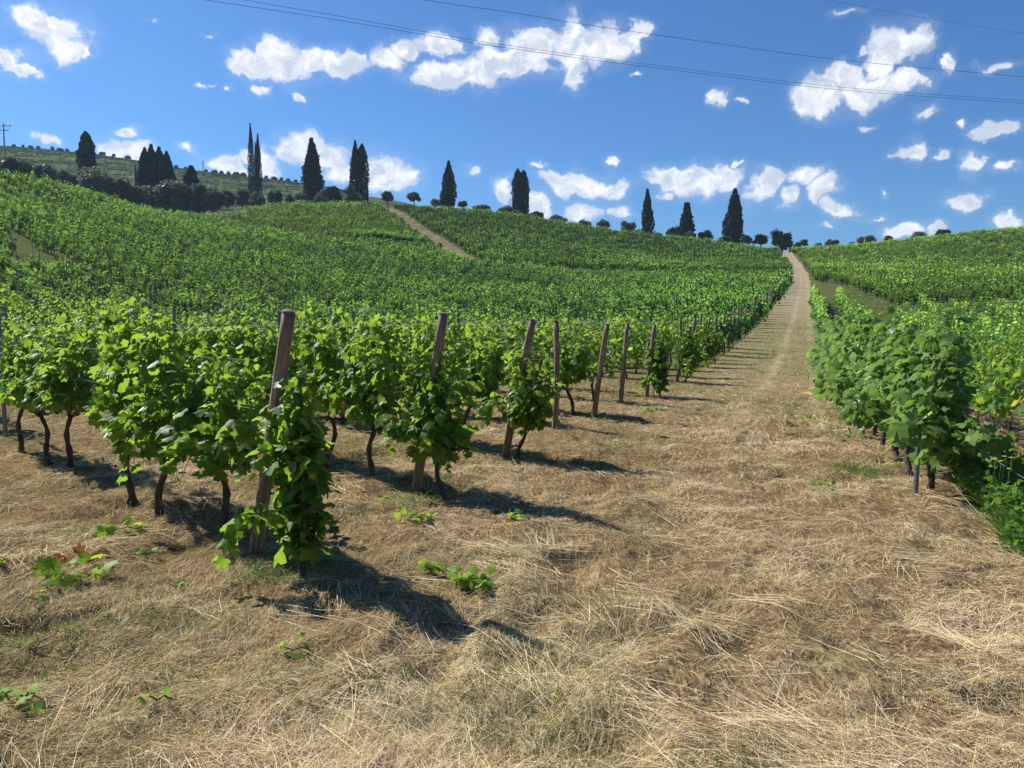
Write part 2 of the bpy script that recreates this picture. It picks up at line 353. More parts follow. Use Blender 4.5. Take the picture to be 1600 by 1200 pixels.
def ground_mat(name, path=False):
    m, t, out = mat(name); P = pos(t)
    b = t.node('ShaderNodeBsdfDiffuse')
    sx = t.node('ShaderNodeSeparateXYZ'); t.l.new(P, sx.inputs[0])
    # fibres in three directions
    def fib(ang, sc_, st):
        mp = t.node('ShaderNodeMapping'); mp.inputs['Rotation'].default_value = (0, 0, ang); mp.inputs['Scale'].default_value = (1, st, 1)
        t.l.new(P, mp.inputs[0]); return t.noise(mp.outputs[0], sc_, 5, .65, dist=.6).outputs[0]
    f1 = fib(.5, 60, .12); f2 = fib(-.6, 75, .12); f3 = fib(1.7, 55, .15)
    fb = t.math('MAXIMUM', t.math('MAXIMUM', f1, f2), f3)
    big = t.noise(P, .9, 5, .6).outputs[0]; mid = t.noise(P, 5, 5, .6).outputs[0]
    straw = t.ramp(fb, [(.42, (.04, .028, .015)), (.54, (.16, .11, .055)), (.64, (.34, .25, .13)), (.75, (.56, .43, .24))])
    if path: straw = t.mix(t.maprange(sx.outputs[1], 8, 30, 0, .6), straw, (.36, .28, .165, 1))
    soil = t.ramp(mid, [(.35, (.10, .065, .038)), (.65, (.22, .155, .09))])
    grass = t.ramp(t.noise(P, 26, 6, .7).outputs[0], [(.35, (.05, .08, .028)), (.55, (.15, .16, .065)), (.75, (.32, .28, .15))] if path else [(.35, (.03, .06, .02)), (.6, (.085, .12, .04)), (.78, (.19, .19, .08))])
    c = t.mix(t.maprange(mid, .36, .50, .75, 0), straw, soil)
    y = sx.outputs[1]
    green_near = t.maprange(big, .52, .68, 0, .35)
    far = t.maprange(y, 13, 34, 0, 1, True)
    g = t.math('MAXIMUM', green_near, t.math('MULTIPLY', far, t.maprange(big, .36, .62, .25, .62) if path else t.maprange(big, .3, .6, .45, .9)))
    c = t.mix(g, c, grass)
    if path:      # pale bare wheel dust further up the slope
        dust = t.maprange(y, 35, 90, 0, .85, True)
        c = t.mix(t.math('MULTIPLY', dust, t.maprange(mid, .3, .6, .6, 1)), c, t.ramp(big, [(.3, (.26, .205, .135)), (.7, (.40, .325, .225))]))
    if path:      # two worn wheel lines, paler than the grass between them
        ln = t.math('ADD', attr(t, 'lane'), t.math('MULTIPLY', t.math('SUBTRACT', t.noise(P, .5, 3, .6).outputs[0], .5), .12))
        def band(cn, wd): return t.maprange(t.math('ABSOLUTE', t.math('SUBTRACT', ln, cn)), 0, wd, 1, 0, True)
        rut = t.math('MULTIPLY', t.math('MAXIMUM', band(.56, .07), t.math('MULTIPLY', band(.86, .08), .7)), t.maprange(mid, .35, .6, .25, .9))
        rut = t.math('MULTIPLY', rut, t.maprange(y, 8, 18, 0, 1))
        c = t.mix(t.math('MULTIPLY', rut, .55), c, (.44, .36, .235, 1))
    t.l.new(c, b.inputs[0])
    bp = t.node('ShaderNodeBump'); bp.inputs['Strength'].default_value = .9; bp.inputs['Distance'].default_value = .03
    hh = t.math('ADD', t.math('MULTIPLY', fb, .5), t.math('MULTIPLY', mid, 1.2)); t.l.new(hh, bp.inputs['Height']); t.l.new(bp.outputs[0], b.inputs['Normal'])
    t.l.new(b.outputs[0], out.inputs[0]); return m
M['ground'] = ground_mat('dry_ground'); M['path'] = ground_mat('trodden_ground', True); M['track'] = ground_mat('dirt_track')
def darken_track():
    t = NT(M['track'].node_tree); bs = [n for n in t.n if n.type == 'BSDF_DIFFUSE'][0]
    nz = t.noise(pos(t), .6, 5, .65); t.l.new(t.ramp(nz.outputs[0], [(.3, (.09, .10, .04)), (.5, (.21, .17, .10)), (.7, (.30, .24, .155))]), bs.inputs[0])
darken_track()
def hill_mat():
    m, t, out = mat('terraced_hillside'); P = pos(t); b = t.node('ShaderNodeBsdfDiffuse')
    s = t.node('ShaderNodeSeparateXYZ'); t.l.new(P, s.inputs[0])
    w = t.math('ADD', s.outputs[2], t.math('MULTIPLY', t.noise(P, .012, 3, .5).outputs[0], 22))
    row = t.math('SINE', t.math('MULTIPLY', w, 5.2)); ter = t.math('SINE', t.math('MULTIPLY', w, .62))
    n = t.noise(P, .35, 5, .65).outputs[0]
    c = t.ramp(t.math('ADD', n, t.math('MULTIPLY', row, .10)), [(.32, (.045, .075, .025)), (.5, (.085, .125, .042)), (.68, (.16, .17, .075)), (.85, (.25, .21, .12))])
    c = t.mix(t.maprange(ter, .80, .95, 0, .8), c, (.03, .045, .025, 1)); c = t.mix(t.maprange(ter, -.97, -.90, .55, 0), c, (.24, .22, .14, 1))
    t.l.new(c, b.inputs[0]); t.l.new(b.outputs[0], out.inputs[0]); return m
M['hill'] = hill_mat()

# ---------------------------------------------------------------- ground sheet
th = np.concatenate([np.linspace(-math.pi, -.78, 60, endpoint=False), np.linspace(-.78, .78, 860, endpoint=False), np.linspace(.78, math.pi, 60)])
rr = [0.6]
while rr[-1] < 6: rr.append(rr[-1]*1.0095)
while rr[-1] < 320: rr.append(rr[-1]*1.0125)
while rr[-1] < 1300: rr.append(rr[-1]*1.08)
rr = np.array(rr); TH, RR = np.meshgrid(th, rr)
X = RR*np.sin(TH); Y = RR*np.cos(TH); Z = terrain(X, Y)
def clod(x, y): 
    r = np.hypot(x, y); n = fbm(x, y, .34, 4, 31, .55)
    hole = -np.clip(fbm(x, y, .5, 2, 77)-.28, 0, 1)*.35
    return (n*.066+hole*1.2)*(1-sstep(9, 26, r))
Z = Z+clod(X, Y)
nr, nt_ = X.shape
V = np.stack([X, Y, Z], -1).reshape(-1, 3); V = np.vstack([V, [[0, 0, float(Z[0].mean())]]])
i, j = np.meshgrid(np.arange(nr-1), np.arange(nt_-1), indexing='ij')
q = np.stack([i*nt_+j, (i+1)*nt_+j, (i+1)*nt_+j+1, i*nt_+j+1], -1).reshape(-1, 4)[:, ::-1]
cx = V[q[:, 0], 0]*.5+V[q[:, 2], 0]*.5; cy = V[q[:, 0], 1]*.5+V[q[:, 2], 1]*.5
ctr = len(V)-1; jj = np.arange(nt_-1); tri = np.stack([np.full(nt_-1, ctr), jj, jj+1], -1)[:, ::-1]
isp = in_path(cx, cy); ist = in_poly(cx, cy, TRP) & ~isp
def sub(name, mask, m, extra=None):
    f = q[mask]; used = np.zeros(len(V), bool); used[f.ravel()] = True
    L = f.ravel(); N_ = np.full(len(f), 4)
    if extra is not None: used[extra.ravel()] = True; L = np.concatenate([L, extra.ravel()]); N_ = np.concatenate([N_, np.full(len(extra), 3)])
    idx = np.cumsum(used)-1
    Vu = V[used]; at_ = None
    if name == 'path':
        xl, xr_ = xat(PL, Vu[:, 1]), xat(PR, Vu[:, 1]); at_ = {'lane': (Vu[:, 0]-xl)/np.maximum(xr_-xl, .5)}
    return link(name, mesh_np(name, Vu, idx[L], N_, [m], at_, smooth=True))
tag(sub('ground', ~isp & ~ist, M['ground'], tri), 'dry mown ground under the vineyard rows', kind='structure')
tag(sub('path', isp, M['path']), 'straw covered farm path climbing between the vineyard blocks', kind='structure')
tag(sub('track', ist, M['track']), 'bare dirt track crossing the far slope', kind='structure')
def gz(x, y): return terrain(x, y)+clod(x, y)

# ---- far hill at the left
HC = [(-700,200),(-200,234),(0,247),(60,251),(120,256),(200,265),(270,277),(340,286),(400,292),(470,300),(560,314),(700,345),(900,420)]
hp = np.array([a for a, b in HC], float); hy = np.array([b for a, b in HC], float)
def hill_z(px, Yd):
    py = pchip(hp, hy, px); d0, d1 = 250., 520.
    zt = CAMZ+(at_depth(0, 0, 1)[2]-CAMZ)*0  # placeholder
    u = (px-800)/F; v = (600-py)/F; tan = (-sp+v*cp)/(cp+v*sp)
    zc_ = CAMZ+tan*d1; t = (Yd-d0)/(d1-d0)
    s = np.where(t < 1, np.sin(np.clip(t, 0, 1)*math.pi/2)**1.15, 1-(t-1)**2*.9)
    base = CAMZ+(tan-.11)*d0
    return base+(zc_-base)*s
pxs = np.linspace(-700, 900, 260); Ys = np.linspace(240, 700, 120)
PX, YY = np.meshgrid(pxs, Ys); HX = (PX-800)/F*YY/cp*1.0; HZ = hill_z(PX, YY)+fbm(HX, YY, 60, 3, 3)*3*(1-.8*(np.abs(YY-520) < 30))
Vh = np.stack([HX, YY, HZ], -1).reshape(-1, 3); n1, n2_ = HX.shape
i, j = np.meshgrid(np.arange(n1-1), np.arange(n2_-1), indexing='ij'); qh = np.stack([i*n2_+j, i*n2_+j+1, (i+1)*n2_+j+1, (i+1)*n2_+j], -1).reshape(-1, 4)
tag(link('hill', mesh_np('hill', Vh, qh, 4, [M['hill']], smooth=True)), 'far terraced hill of vineyards behind the olive trees at left', kind='structure')
def hill_pt(px, Yd): return np.array([(px-800)/F*Yd/cp, Yd, float(hill_z(np.array(float(px)), np.array(float(Yd))))])

# ---------------------------------------------------------------- vine foliage
def leaf_template(lobed=True):
    if lobed:
        a = np.radians([180, 150, 118, 95, 72, 50, 28, 12, 0, -12, -28, -50, -72, -95, -118, -150])
        r = np.array([.10, .44, .56, .42, .58, .62, .44, .56, .70, .56, .44, .62, .58, .42, .56, .44])
        x = .38+r*np.cos(a); y = r*np.sin(a)*1.02
        T = [(.38, 0, .05)]+[(x[k], y[k], -.16*(y[k]**2)*2.6-.34*max(0, x[k]-.4)**2+.03*((k % 2)*2-1)) for k in range(16)]
        T[1] = (.12, 0, .02)
        Fc = [(0, 1+k, 1+(k+1) % 16) for k in range(16)]
        return np.array(T), np.array(Fc)[:, ::-1], 3
    T = np.array([(0, 0, 0), (.3, .5, -.10), (.72, .42, -.08), (1, 0, -.12), (.72, -.42, -.08), (.3, -.5, -.10), (.42, 0, .06)])
    Fc = np.array([(0, 6, 2, 1), (6, 3, 2, 2), (0, 5, 4, 6), (6, 4, 3, 3)])
    Fc = np.array([(0, 1, 6), (1, 2, 6), (2, 3, 6), (3, 4, 6), (4, 5, 6), (5, 0, 6)])
    return T, Fc[:, ::-1], 3
QT = np.array([(0, 0, 0), (.45, .5, -.1), (1, 0, -.12), (.45, -.5, .04)]); QF = np.array([(0, 3, 2, 1)])
def foliage_acc(acc, rg, base, ax, nshoot, nleaf, size, zlo, zhi, half, thick, tmpl, stems=False, droop=.15, young=.25, off=0.0):
    """leaves set along shoots that rise from the cordon; ax = unit row direction (2,)"""
    ax3 = np.array([ax[0], ax[1], 0.]); nx = np.array([-ax[1], ax[0], 0.])
    T, Fc, k = tmpl
    for s in range(nshoot):
        u0 = (-half+2*half*(s+.5)/nshoot)+rg.normal(0, .06)
        top = zhi+rg.normal(0, .07)+(rg.random() < .12)*.16+.10*math.sin(s*2.1+off)
        side = rg.normal(0, thick*.45); lean = rg.normal(0, .10); hang = rg.random() < droop
        n = max(2, int(nleaf*(.8+.4*rg.random())))
        t = np.linspace(0, 1, n)+rg.normal(0, .03, n)
        if hang:
            z = (zlo+.25)-(.25+rg.random()*.28)*t**1.3+.25*np.sin(t*2.2)*.6; out = side+np.sign(side+1e-6)*(.12+.18*t)
            uu = u0+lean*t*2
        else:
            z = zlo+.05+(top-zlo)*t-.10*np.clip(t-.8, 0, 1); out = side*(1-.55*t)+.05*np.sin(t*6+s); uu = u0+lean*t
        C = ax3*uu[:, None]+nx*out[:, None]+np.array([0, 0, 1.])*z[:, None]
        if stems: tube(acc, C[::3]+base if n > 6 else C+base, np.linspace(.006, .003, len(C[::3] if n > 6 else C)), 3, .2, 1, False)
        ang = rg.random(n)*2*math.pi
        rad_ = thick*(.35+.55*rg.random(n))*(1-.5*np.clip(t, 0, 1)**2)
        O = ax3*(np.cos(ang)*rad_*.8)[:, None]+nx*(np.sin(ang)*rad_)[:, None]+np.array([0, 0, 1.])*(rg.normal(0, .03, n))[:, None]
        outd = unit(O+rg.normal(0, .03, (n, 3)))
        Nn = unit(outd*.75+np.array([0, 0, .75])+rg.normal(0, .42, (n, 3)))
        U = unit(outd*.8+np.array([0, 0, -.75])+rg.normal(0, .35, (n, 3)))
        U = unit(U-Nn*(U*Nn).sum(1)[:, None])
        sz = size*(.45+.85*rg.random(n))*(1-.42*np.clip(t, 0, 1)**3)
        var = np.clip(.12+.38*rg.random(n)+young*np.clip(t, 0, 1)**2.5+(rg.random(n) < .03)*.6, 0, .98)
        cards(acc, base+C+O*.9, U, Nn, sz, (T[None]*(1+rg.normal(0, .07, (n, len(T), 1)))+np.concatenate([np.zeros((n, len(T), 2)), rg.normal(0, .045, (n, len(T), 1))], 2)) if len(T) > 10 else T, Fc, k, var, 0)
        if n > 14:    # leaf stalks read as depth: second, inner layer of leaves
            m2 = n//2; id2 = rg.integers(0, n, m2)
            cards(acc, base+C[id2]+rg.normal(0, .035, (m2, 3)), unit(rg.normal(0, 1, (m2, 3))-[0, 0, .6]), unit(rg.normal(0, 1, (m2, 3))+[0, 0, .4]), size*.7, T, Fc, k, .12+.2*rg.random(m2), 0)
LOB = leaf_template(True); PEN = leaf_template(False); QUAD = (QT, QF, 4)
ROWDIR = unit(np.array([-.70, .714]))
def vine_trunk(rg, bend, h=.60, arms=True, r0=.026):
    acc = Acc(); n = 9; t = np.linspace(0, 1, n)
    ph = rg.random()*6
    px_ = bend*np.array([1, .0])[0]*(t**.8)*1.0+.03*np.sin(t*7+ph); py_ = .03*np.cos(t*6+ph)*t
    pts = np.stack([px_-bend, py_, t*h-.04], -1)
    rad_ = r0*(1.35-.55*t+.18*np.sin(t*23+ph)); rad_[0] *= 1.35
    tube(acc, pts, rad_, 8)
    if arms:
        e = pts[-1]
        for s in (-1, 1):
            tt = np.linspace(0, 1, 6); ap = np.stack([e[0]+s*.42*tt, e[1]+.02*np.sin(tt*5+ph+s), e[2]-.01+.05*np.sin(tt*2.2)+.02*np.sin(tt*9)], -1)
            tube(acc, ap, np.linspace(.019, .010, 6), 6)
        for k in range(3):
            tt = np.linspace(0, 1, 4); a0 = rg.random()*.5-.25
            tube(acc, np.stack([a0+.04*tt, .02*np.sin(tt*4+k), e[2]+.18*tt], -1), np.linspace(.01, .005, 4), 5)
    return acc.mesh('vine_trunk', [M['bark']], True)
# variants live in the frame x = along the row
AX = np.array([1., 0])
def vine_mesh(name, rg, nshoot, nleaf, size, zlo=.60, zhi=1.42, half=.46, thick=.21, tm=LOB, mats=('vine', 'shoot'), **kw):
    acc = Acc(); foliage_acc(acc, rg, np.zeros(3), AX, nshoot, nleaf, size, zlo, zhi, half, thick, tm, stems=True, **kw)
    return acc.mesh(name, [M[k] for k in mats])
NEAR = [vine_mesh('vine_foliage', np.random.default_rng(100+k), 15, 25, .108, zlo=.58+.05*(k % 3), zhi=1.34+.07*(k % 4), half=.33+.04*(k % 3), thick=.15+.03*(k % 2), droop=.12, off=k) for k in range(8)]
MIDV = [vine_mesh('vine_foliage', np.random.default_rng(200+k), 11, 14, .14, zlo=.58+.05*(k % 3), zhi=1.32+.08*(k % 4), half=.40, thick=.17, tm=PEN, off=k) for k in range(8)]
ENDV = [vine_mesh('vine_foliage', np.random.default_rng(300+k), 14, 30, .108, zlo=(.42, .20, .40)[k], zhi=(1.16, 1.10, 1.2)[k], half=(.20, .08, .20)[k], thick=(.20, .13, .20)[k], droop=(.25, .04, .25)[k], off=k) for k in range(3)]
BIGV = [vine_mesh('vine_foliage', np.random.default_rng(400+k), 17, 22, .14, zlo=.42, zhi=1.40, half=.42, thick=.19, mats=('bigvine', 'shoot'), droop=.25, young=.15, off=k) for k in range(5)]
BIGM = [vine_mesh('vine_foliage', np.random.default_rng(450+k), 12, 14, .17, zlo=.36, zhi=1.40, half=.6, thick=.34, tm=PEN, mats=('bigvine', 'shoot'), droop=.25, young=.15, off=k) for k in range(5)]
TRK = [vine_trunk(np.random.default_rng(500+k), b) for k, b in enumerate((.0, .10, -.08, .16, .05, -.14))]

ORD = ['first','second','third','fourth','fifth','sixth','seventh','eighth','ninth','tenth','eleventh','twelfth','thirteenth','fourteenth','fifteenth','sixteenth','seventeenth','eighteenth','nineteenth','twentieth']
def ordw(n):
    if n < 20: return ORD[n]
    tens = {2: 'twenty', 3: 'thirty', 4: 'forty', 5: 'fifty', 6: 'sixty', 7: 'seventy', 8: 'eighty', 9: 'ninety'}
    a, b = divmod(n+1, 10)
    if a >= 10: return 'hundredth'
    return tens[a]+('-'+ORD[b-1] if b else '') if b else {2: 'twentieth', 3: 'thirtieth', 4: 'fortieth', 5: 'fiftieth', 6: 'sixtieth', 7: 'seventieth', 8: 'eightieth', 9: 'ninetieth'}[a]

# ---- row ends along the left edge of the path
ends = [hit(*p)[:2] for p in [(400,875),(650,768),(790,712),(867,672),(928,655),(970,632),(1010,620),(1057,598)]]
fs = hit(9, 684)[:2]
RN = np.array([ROWDIR[1], -ROWDIR[0]])     # perpendicular to rows
o = np.argsort(PL[:, 1]); PLs = PL[o]
dense = []
for a_, b_ in zip(PLs[:-1], PLs[1:]):
    dense.append(a_+(b_-a_)*np.linspace(0, 1, max(2, int(np.linalg.norm(b_-a_)/.05)), endpoint=False)[:, None])
dense = np.vstack(dense); s_ = dense@RN; s0 = ends[-1]@RN
k = 1
while True:
    w = np.nonzero((s_ > s0+1.95*k) & (dense[:, 1] > ends[-1][1]))[0]
    if len(w) == 0 or dense[w[0], 1] > 150: break
    ends.append(dense[w[0]]-np.array([.25, 0])); k += 1
row0 = ends[0]-(ends[1]-ends[0])*1.02+ROWDIR*.92+np.array([.35, -.85])
def upper_line(px): return np.interp(px, [-300, 0, 150, 350, 500, 665, 735, 900, 1100, 1240, 1300], [150, 200, 280, 350, 378, 388, 418, 432, 436, 432, 432])
vines = []    # (x, y, axis angle, kind, row, idx)
for ri, e in enumerate([row0]+ends):
    ang = math.atan2(ROWDIR[1], ROWDIR[0]); n = 0; t = .75
    if ri in (1, 2, 3, 7, 8) or (ri > 8 and rng.random() < .6): vines.append((*(e-ROWDIR*(.58 if ri == 1 else .32)), ang, 'end', ri, 0))
    cnt = 1; t = .64
    while t < 230:
        p = e+ROWDIR*(t+rng.normal(0, .06))+RN*rng.normal(0, .04); t += .93
        if ri == 0 and t > 3: break
        if ri == 1 and (np.linalg.norm(p-fs) < .75 or cnt == 4): cnt += 1; continue
        vines.append((*p, ang, 'row', ri, cnt)); cnt += 1
VA = np.array([(v[0], v[1]) for v in vines]); za = smooth_z(VA[:, 0], VA[:, 1])
pxa, pya, dep = project(np.column_stack([VA, za+.3]))
crest_at = lambda x, y: np.interp(np.arctan2(x, y), azs, crest)
near_keep = np.hypot(VA[:, 0], VA[:, 1]) < 14
keep = ((pxa > -160) & (pxa < 1750) & (pya > upper_line(pxa)) & (np.hypot(VA[:, 0], VA[:, 1]) < crest_at(VA[:, 0], VA[:, 1])+8)) | near_keep
bare = [np.array(p) for p in ([(-60,396),(30,402),(120,424),(100,432),(-60,420)], [(-20,368),(30,374),(60,392),(10,386)], [(140,388),(185,392),(190,402),(150,402)])]
for b_ in bare: keep &= ~in_poly(pxa, pya+6, b_)
lft = (pxa < 620) & (pya > 395)
keep &= ~((rng.random(len(vines)) < np.where(lft, .13, .045)) & (np.hypot(VA[:, 0], VA[:, 1]) > 11))
keep &= ~in_path(VA[:, 0]+.2, VA[:, 1]) | np.array([v[3] == 'end' for v in vines])
vines = [v for v, kp in zip(vines, keep) if kp]
# ---- rows right of the path run along it
def offset_line(P, off):
    o = np.argsort(P[:, 1]); Q = P[o]; d = np.gradient(Q, axis=0); n = unit(np.column_stack([d[:, 1], -d[:, 0]])); return Q+n*off
def walk(Q, step, start_y, end_y):
    seg = []; 
    for a_, b_ in zip(Q[:-1], Q[1:]): seg.append(a_+(b_-a_)*np.linspace(0, 1, max(2, int(np.linalg.norm(b_-a_)/.02)), endpoint=False)[:, None])
    D = np.vstack(seg); L = np.concatenate([[0], np.cumsum(np.linalg.norm(np.diff(D, axis=0), axis=1))])
    m = (D[:, 1] >= start_y) & (D[:, 1] <= end_y); D = D[m]; L = L[m]-L[m][0]
    out = []
    for s in np.arange(0, L[-1], step):
        k_ = np.searchsorted(L, s); k2 = min(k_+20, len(D)-1); d = D[k2]-D[max(k_-20, 0)]
        out.append((D[k_, 0], D[k_, 1], math.atan2(d[1], d[0])))
    return out
bareR = np.array([(1296,448),(1330,455),(1400,478),(1418,500),(1405,516),(1372,520),(1330,490),(1306,470)])
rstart = [7.15, 11.2, 8.5, 9.5, 11, 12, 14, 16, 18, 20, 22, 24, 26]
for k in range(26):
    Q = offset_line(PR, .04+2.3*k-.15*(k > 0)); sy = rstart[k] if k < 13 else 26+2*(k-13)
    for c_, (x, y, a_) in enumerate(walk(Q, .92, sy, 78)):
        px_, py_, d_ = project([x, y, float(smooth_z(x, y))+.2])
        if py_ < np.interp(px_, [1240, 1290, 1330, 1400, 1480, 1620, 1800], [420, 447, 455, 482, 490, 484, 475]): continue
        if k >= 2 and in_poly(np.array([px_]), np.array([py_]), bareR)[0]: continue
        if px_ > 1850: continue
        vines.append((x+rng.normal(0, .05), y, a_, 'right', 100+k, c_))
seen = {}     # ordinals count the vines that really stand in each row
for k_, v in enumerate(vines):
    if v[3] == 'end': continue
    st_ = 0 if v[4] >= 100 else 1; n_ = seen.get(v[4], st_); seen[v[4]] = n_+1; vines[k_] = v[:5]+(n_,)
# ---- upper blocks: rows running uphill (only seen far away)
upper = []
def grid_block(d, spacing, step, test, kind):
    d = unit(np.array(d, float)); n = np.array([-d[1], d[0]])
    A, B = np.meshgrid(np.arange(-330, 330, spacing), np.arange(-330, 330, step))
    P = d*B.ravel()[:, None]+n*A.ravel()[:, None]+np.array([0, 100.])
    P = P+rng.normal(0, .15, P.shape); P = P[rng.random(len(P)) > .06]; P = P[(P[:, 1] > 40)]
    z = smooth_z(P[:, 0], P[:, 1]); px_, py_, _ = project(np.column_stack([P, z+.2]))
    r = np.hypot(P[:, 0], P[:, 1]); cr = crest_at(P[:, 0], P[:, 1])
    ok = (r < cr+2) & (px_ > -120) & (px_ < 1760) & test(px_, py_, P) & ~((np.abs(py_-upper_line(px_)+3) < 3) & (px_ > 340) & (px_ < 1240)) & ~in_path(P[:, 0], P[:, 1]) & ~in_poly(P[:, 0], P[:, 1], TRP)
    a_ = math.atan2(d[1], d[0])
    for p in P[ok]: upper.append((p[0], p[1], a_, kind, -1, 0))
# a taller hedge row closes the upper block below, its shaded front painted darker
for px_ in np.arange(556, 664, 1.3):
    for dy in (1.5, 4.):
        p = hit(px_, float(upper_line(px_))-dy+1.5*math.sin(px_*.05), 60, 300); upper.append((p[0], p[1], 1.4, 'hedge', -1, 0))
trackx = lambda py: np.interp(py, [316, 332, 352, 378, 397, 416, 440], [585, 607, 640, 674, 703, 740, 790])
grid_block((.93, -.30), 2.5, 1.0, lambda px, py, P: (py <= upper_line(px)-1) & (px > trackx(py)+4) & (px < 1242), 'up')
grid_block((.93, .30), 2.6, 1.0, lambda px, py, P: (py <= upper_line(px)-1) & (px < trackx(py)-4), 'up')
grid_block((.97, .18), 2.6, 1.0, lambda px, py, P: (px > 1240) & (py < np.interp(px, [1240, 1290, 1330, 1400, 1480, 1620, 1800], [440, 447, 455, 482, 480, 474, 465])-2) & (P[:, 0] > xat(PR, P[:, 1])+.5), 'up')

# ---- the 300 that show largest become individuals
VA = np.array([(v[0], v[1]) for v in vines]); za = smooth_z(VA[:, 0], VA[:, 1]); pxa, pya, dep = project(np.column_stack([VA, za+1.0]))
vis = (pxa > -60) & (pxa < 1660) & (pya < 1250) & (VA[:, 1] > 1)
order = np.argsort(np.where(vis, dep, 1e9)); IND = set(order[:292].tolist())
extra = [k for k, v in enumerate(vines) if v[4] == 0]
IND |= set(extra)
cnt_right = {}
stuff_pts = []
def zl(x, y): return float(gz(x, y))
for k, v in enumerate(vines):
    x, y, a_, kind, row, idx = v
    if k not in IND: stuff_pts.append(v); continue
    d = math.hypot(x, y); z = zl(x, y)
    root = link('grapevine', None, None, (x, y, z)); root.rotation_euler = (0, 0, a_+(math.pi if rng.random() < .5 else 0)+rng.normal(0, .08))
    s = 1+rng.normal(0, .05)
    if kind == 'end':
        fm = ENDV[row % 3]
    elif kind == 'right':
        fm = (BIGV if d < 13 else BIGM)[int(rng.integers(5))] if row == 100 else MIDV[int(rng.integers(8))]
    else: fm = (NEAR if d < 13 else MIDV)[int(rng.integers(8))]
    fo = link('foliage', fm, root); fo.scale = (s, 1+rng.normal(0, .08), 1+rng.normal(0, .035))
    tr = link('trunk', TRK[int(rng.integers(6))], root)
    if kind == 'end': fo.scale = (1, 1, [1.0, .97, 1.0][row % 3]); tr.scale = (.8, .8, .8)
    if kind == 'right':
        tr.scale = (1, 1, .8); r = row-100
        lab = (f'pale leafy grapevine, {ordw(idx)} from the near end, in the hedge row beside the path' if r == 0 else
               f'leafy grapevine, {ordw(idx)} from the near end of {ordw(r)} row beyond the right hedge')
        if r == 0 and idx == 0: lab = 'big-leaved grapevine ending the hedge row at the right edge of the path'
        tag(root, lab, 'grapevine', 'grapevines right of the path')
    else:
        rw = 'nearest' if row == 1 else ordw(row-1)
        if row == 0: lab = f'leafy grapevine, {ordw(idx-1)} of the short row beside the photographer'
        elif kind == 'end': lab = (f'drooping grapevine hanging outside the end post of the {rw} row' )
        else: lab = f'leafy green grapevine, {ordw(idx-1)} inside the wooden end post of the {rw} row'
        tag(root, lab, 'grapevine', 'grapevines left of the path')

# ---- all other vines: one mass
def lod_proto(rg, d):
    acc = Acc()
    Y_ = dict(young=.62, droop=.05)  # young tips are paler; the extra lightening paints sunlit tops into the leaf colour
    if d < 38: foliage_acc(acc, rg, np.zeros(3), AX, 9, 12, .15, .55, 1.40, .40, .17, PEN, **Y_)
    elif d < 75: foliage_acc(acc, rg, np.zeros(3), AX, 8, 8, .20, .5, 1.44, .42, .17, QUAD, **Y_)
    elif d < 130: foliage_acc(acc, rg, np.zeros(3), AX, 7, 7, .26, .30, 1.48, .46, .15, QUAD, **Y_)
    else: foliage_acc(acc, rg, np.zeros(3), AX, 7, 6, .33, .10, 1.50, .52, .15, QUAD, **Y_)
    for c_ in range(5):     # dark inner cards added to block sunlight and darken the vine fronts
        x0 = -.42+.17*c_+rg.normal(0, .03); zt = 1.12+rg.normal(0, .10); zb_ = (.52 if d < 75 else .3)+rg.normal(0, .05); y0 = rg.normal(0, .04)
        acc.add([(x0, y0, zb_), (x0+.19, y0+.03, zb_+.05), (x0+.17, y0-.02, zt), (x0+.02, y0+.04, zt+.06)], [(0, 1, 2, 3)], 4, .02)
    Vp = np.vstack(acc.V); Fp = np.concatenate(acc.F); Np = np.concatenate(acc.N); return Vp, Fp, Np, np.concatenate(acc.A)
tk = Acc(); tube(tk, np.array([(0, 0, -.1), (.03, 0, .3), (0, .01, .66)]), .03, 4, 0, 1, False)
Vk = np.vstack(tk.V); Fk = np.concatenate(tk.F)
bands = [(0, 38), (38, 75), (75, 130), (130, 400)]
VV, FF, NN, AA, MM = [], [], [], [], []; nv = 0
allp = stuff_pts+upper; PA = np.array([(p[0], p[1], p[2]) for p in allp]); PD = np.hypot(PA[:, 0], PA[:, 1])
big = np.array([p[3] == 'right' for p in allp]); hedge = np.array([p[3] == 'hedge' for p in allp])
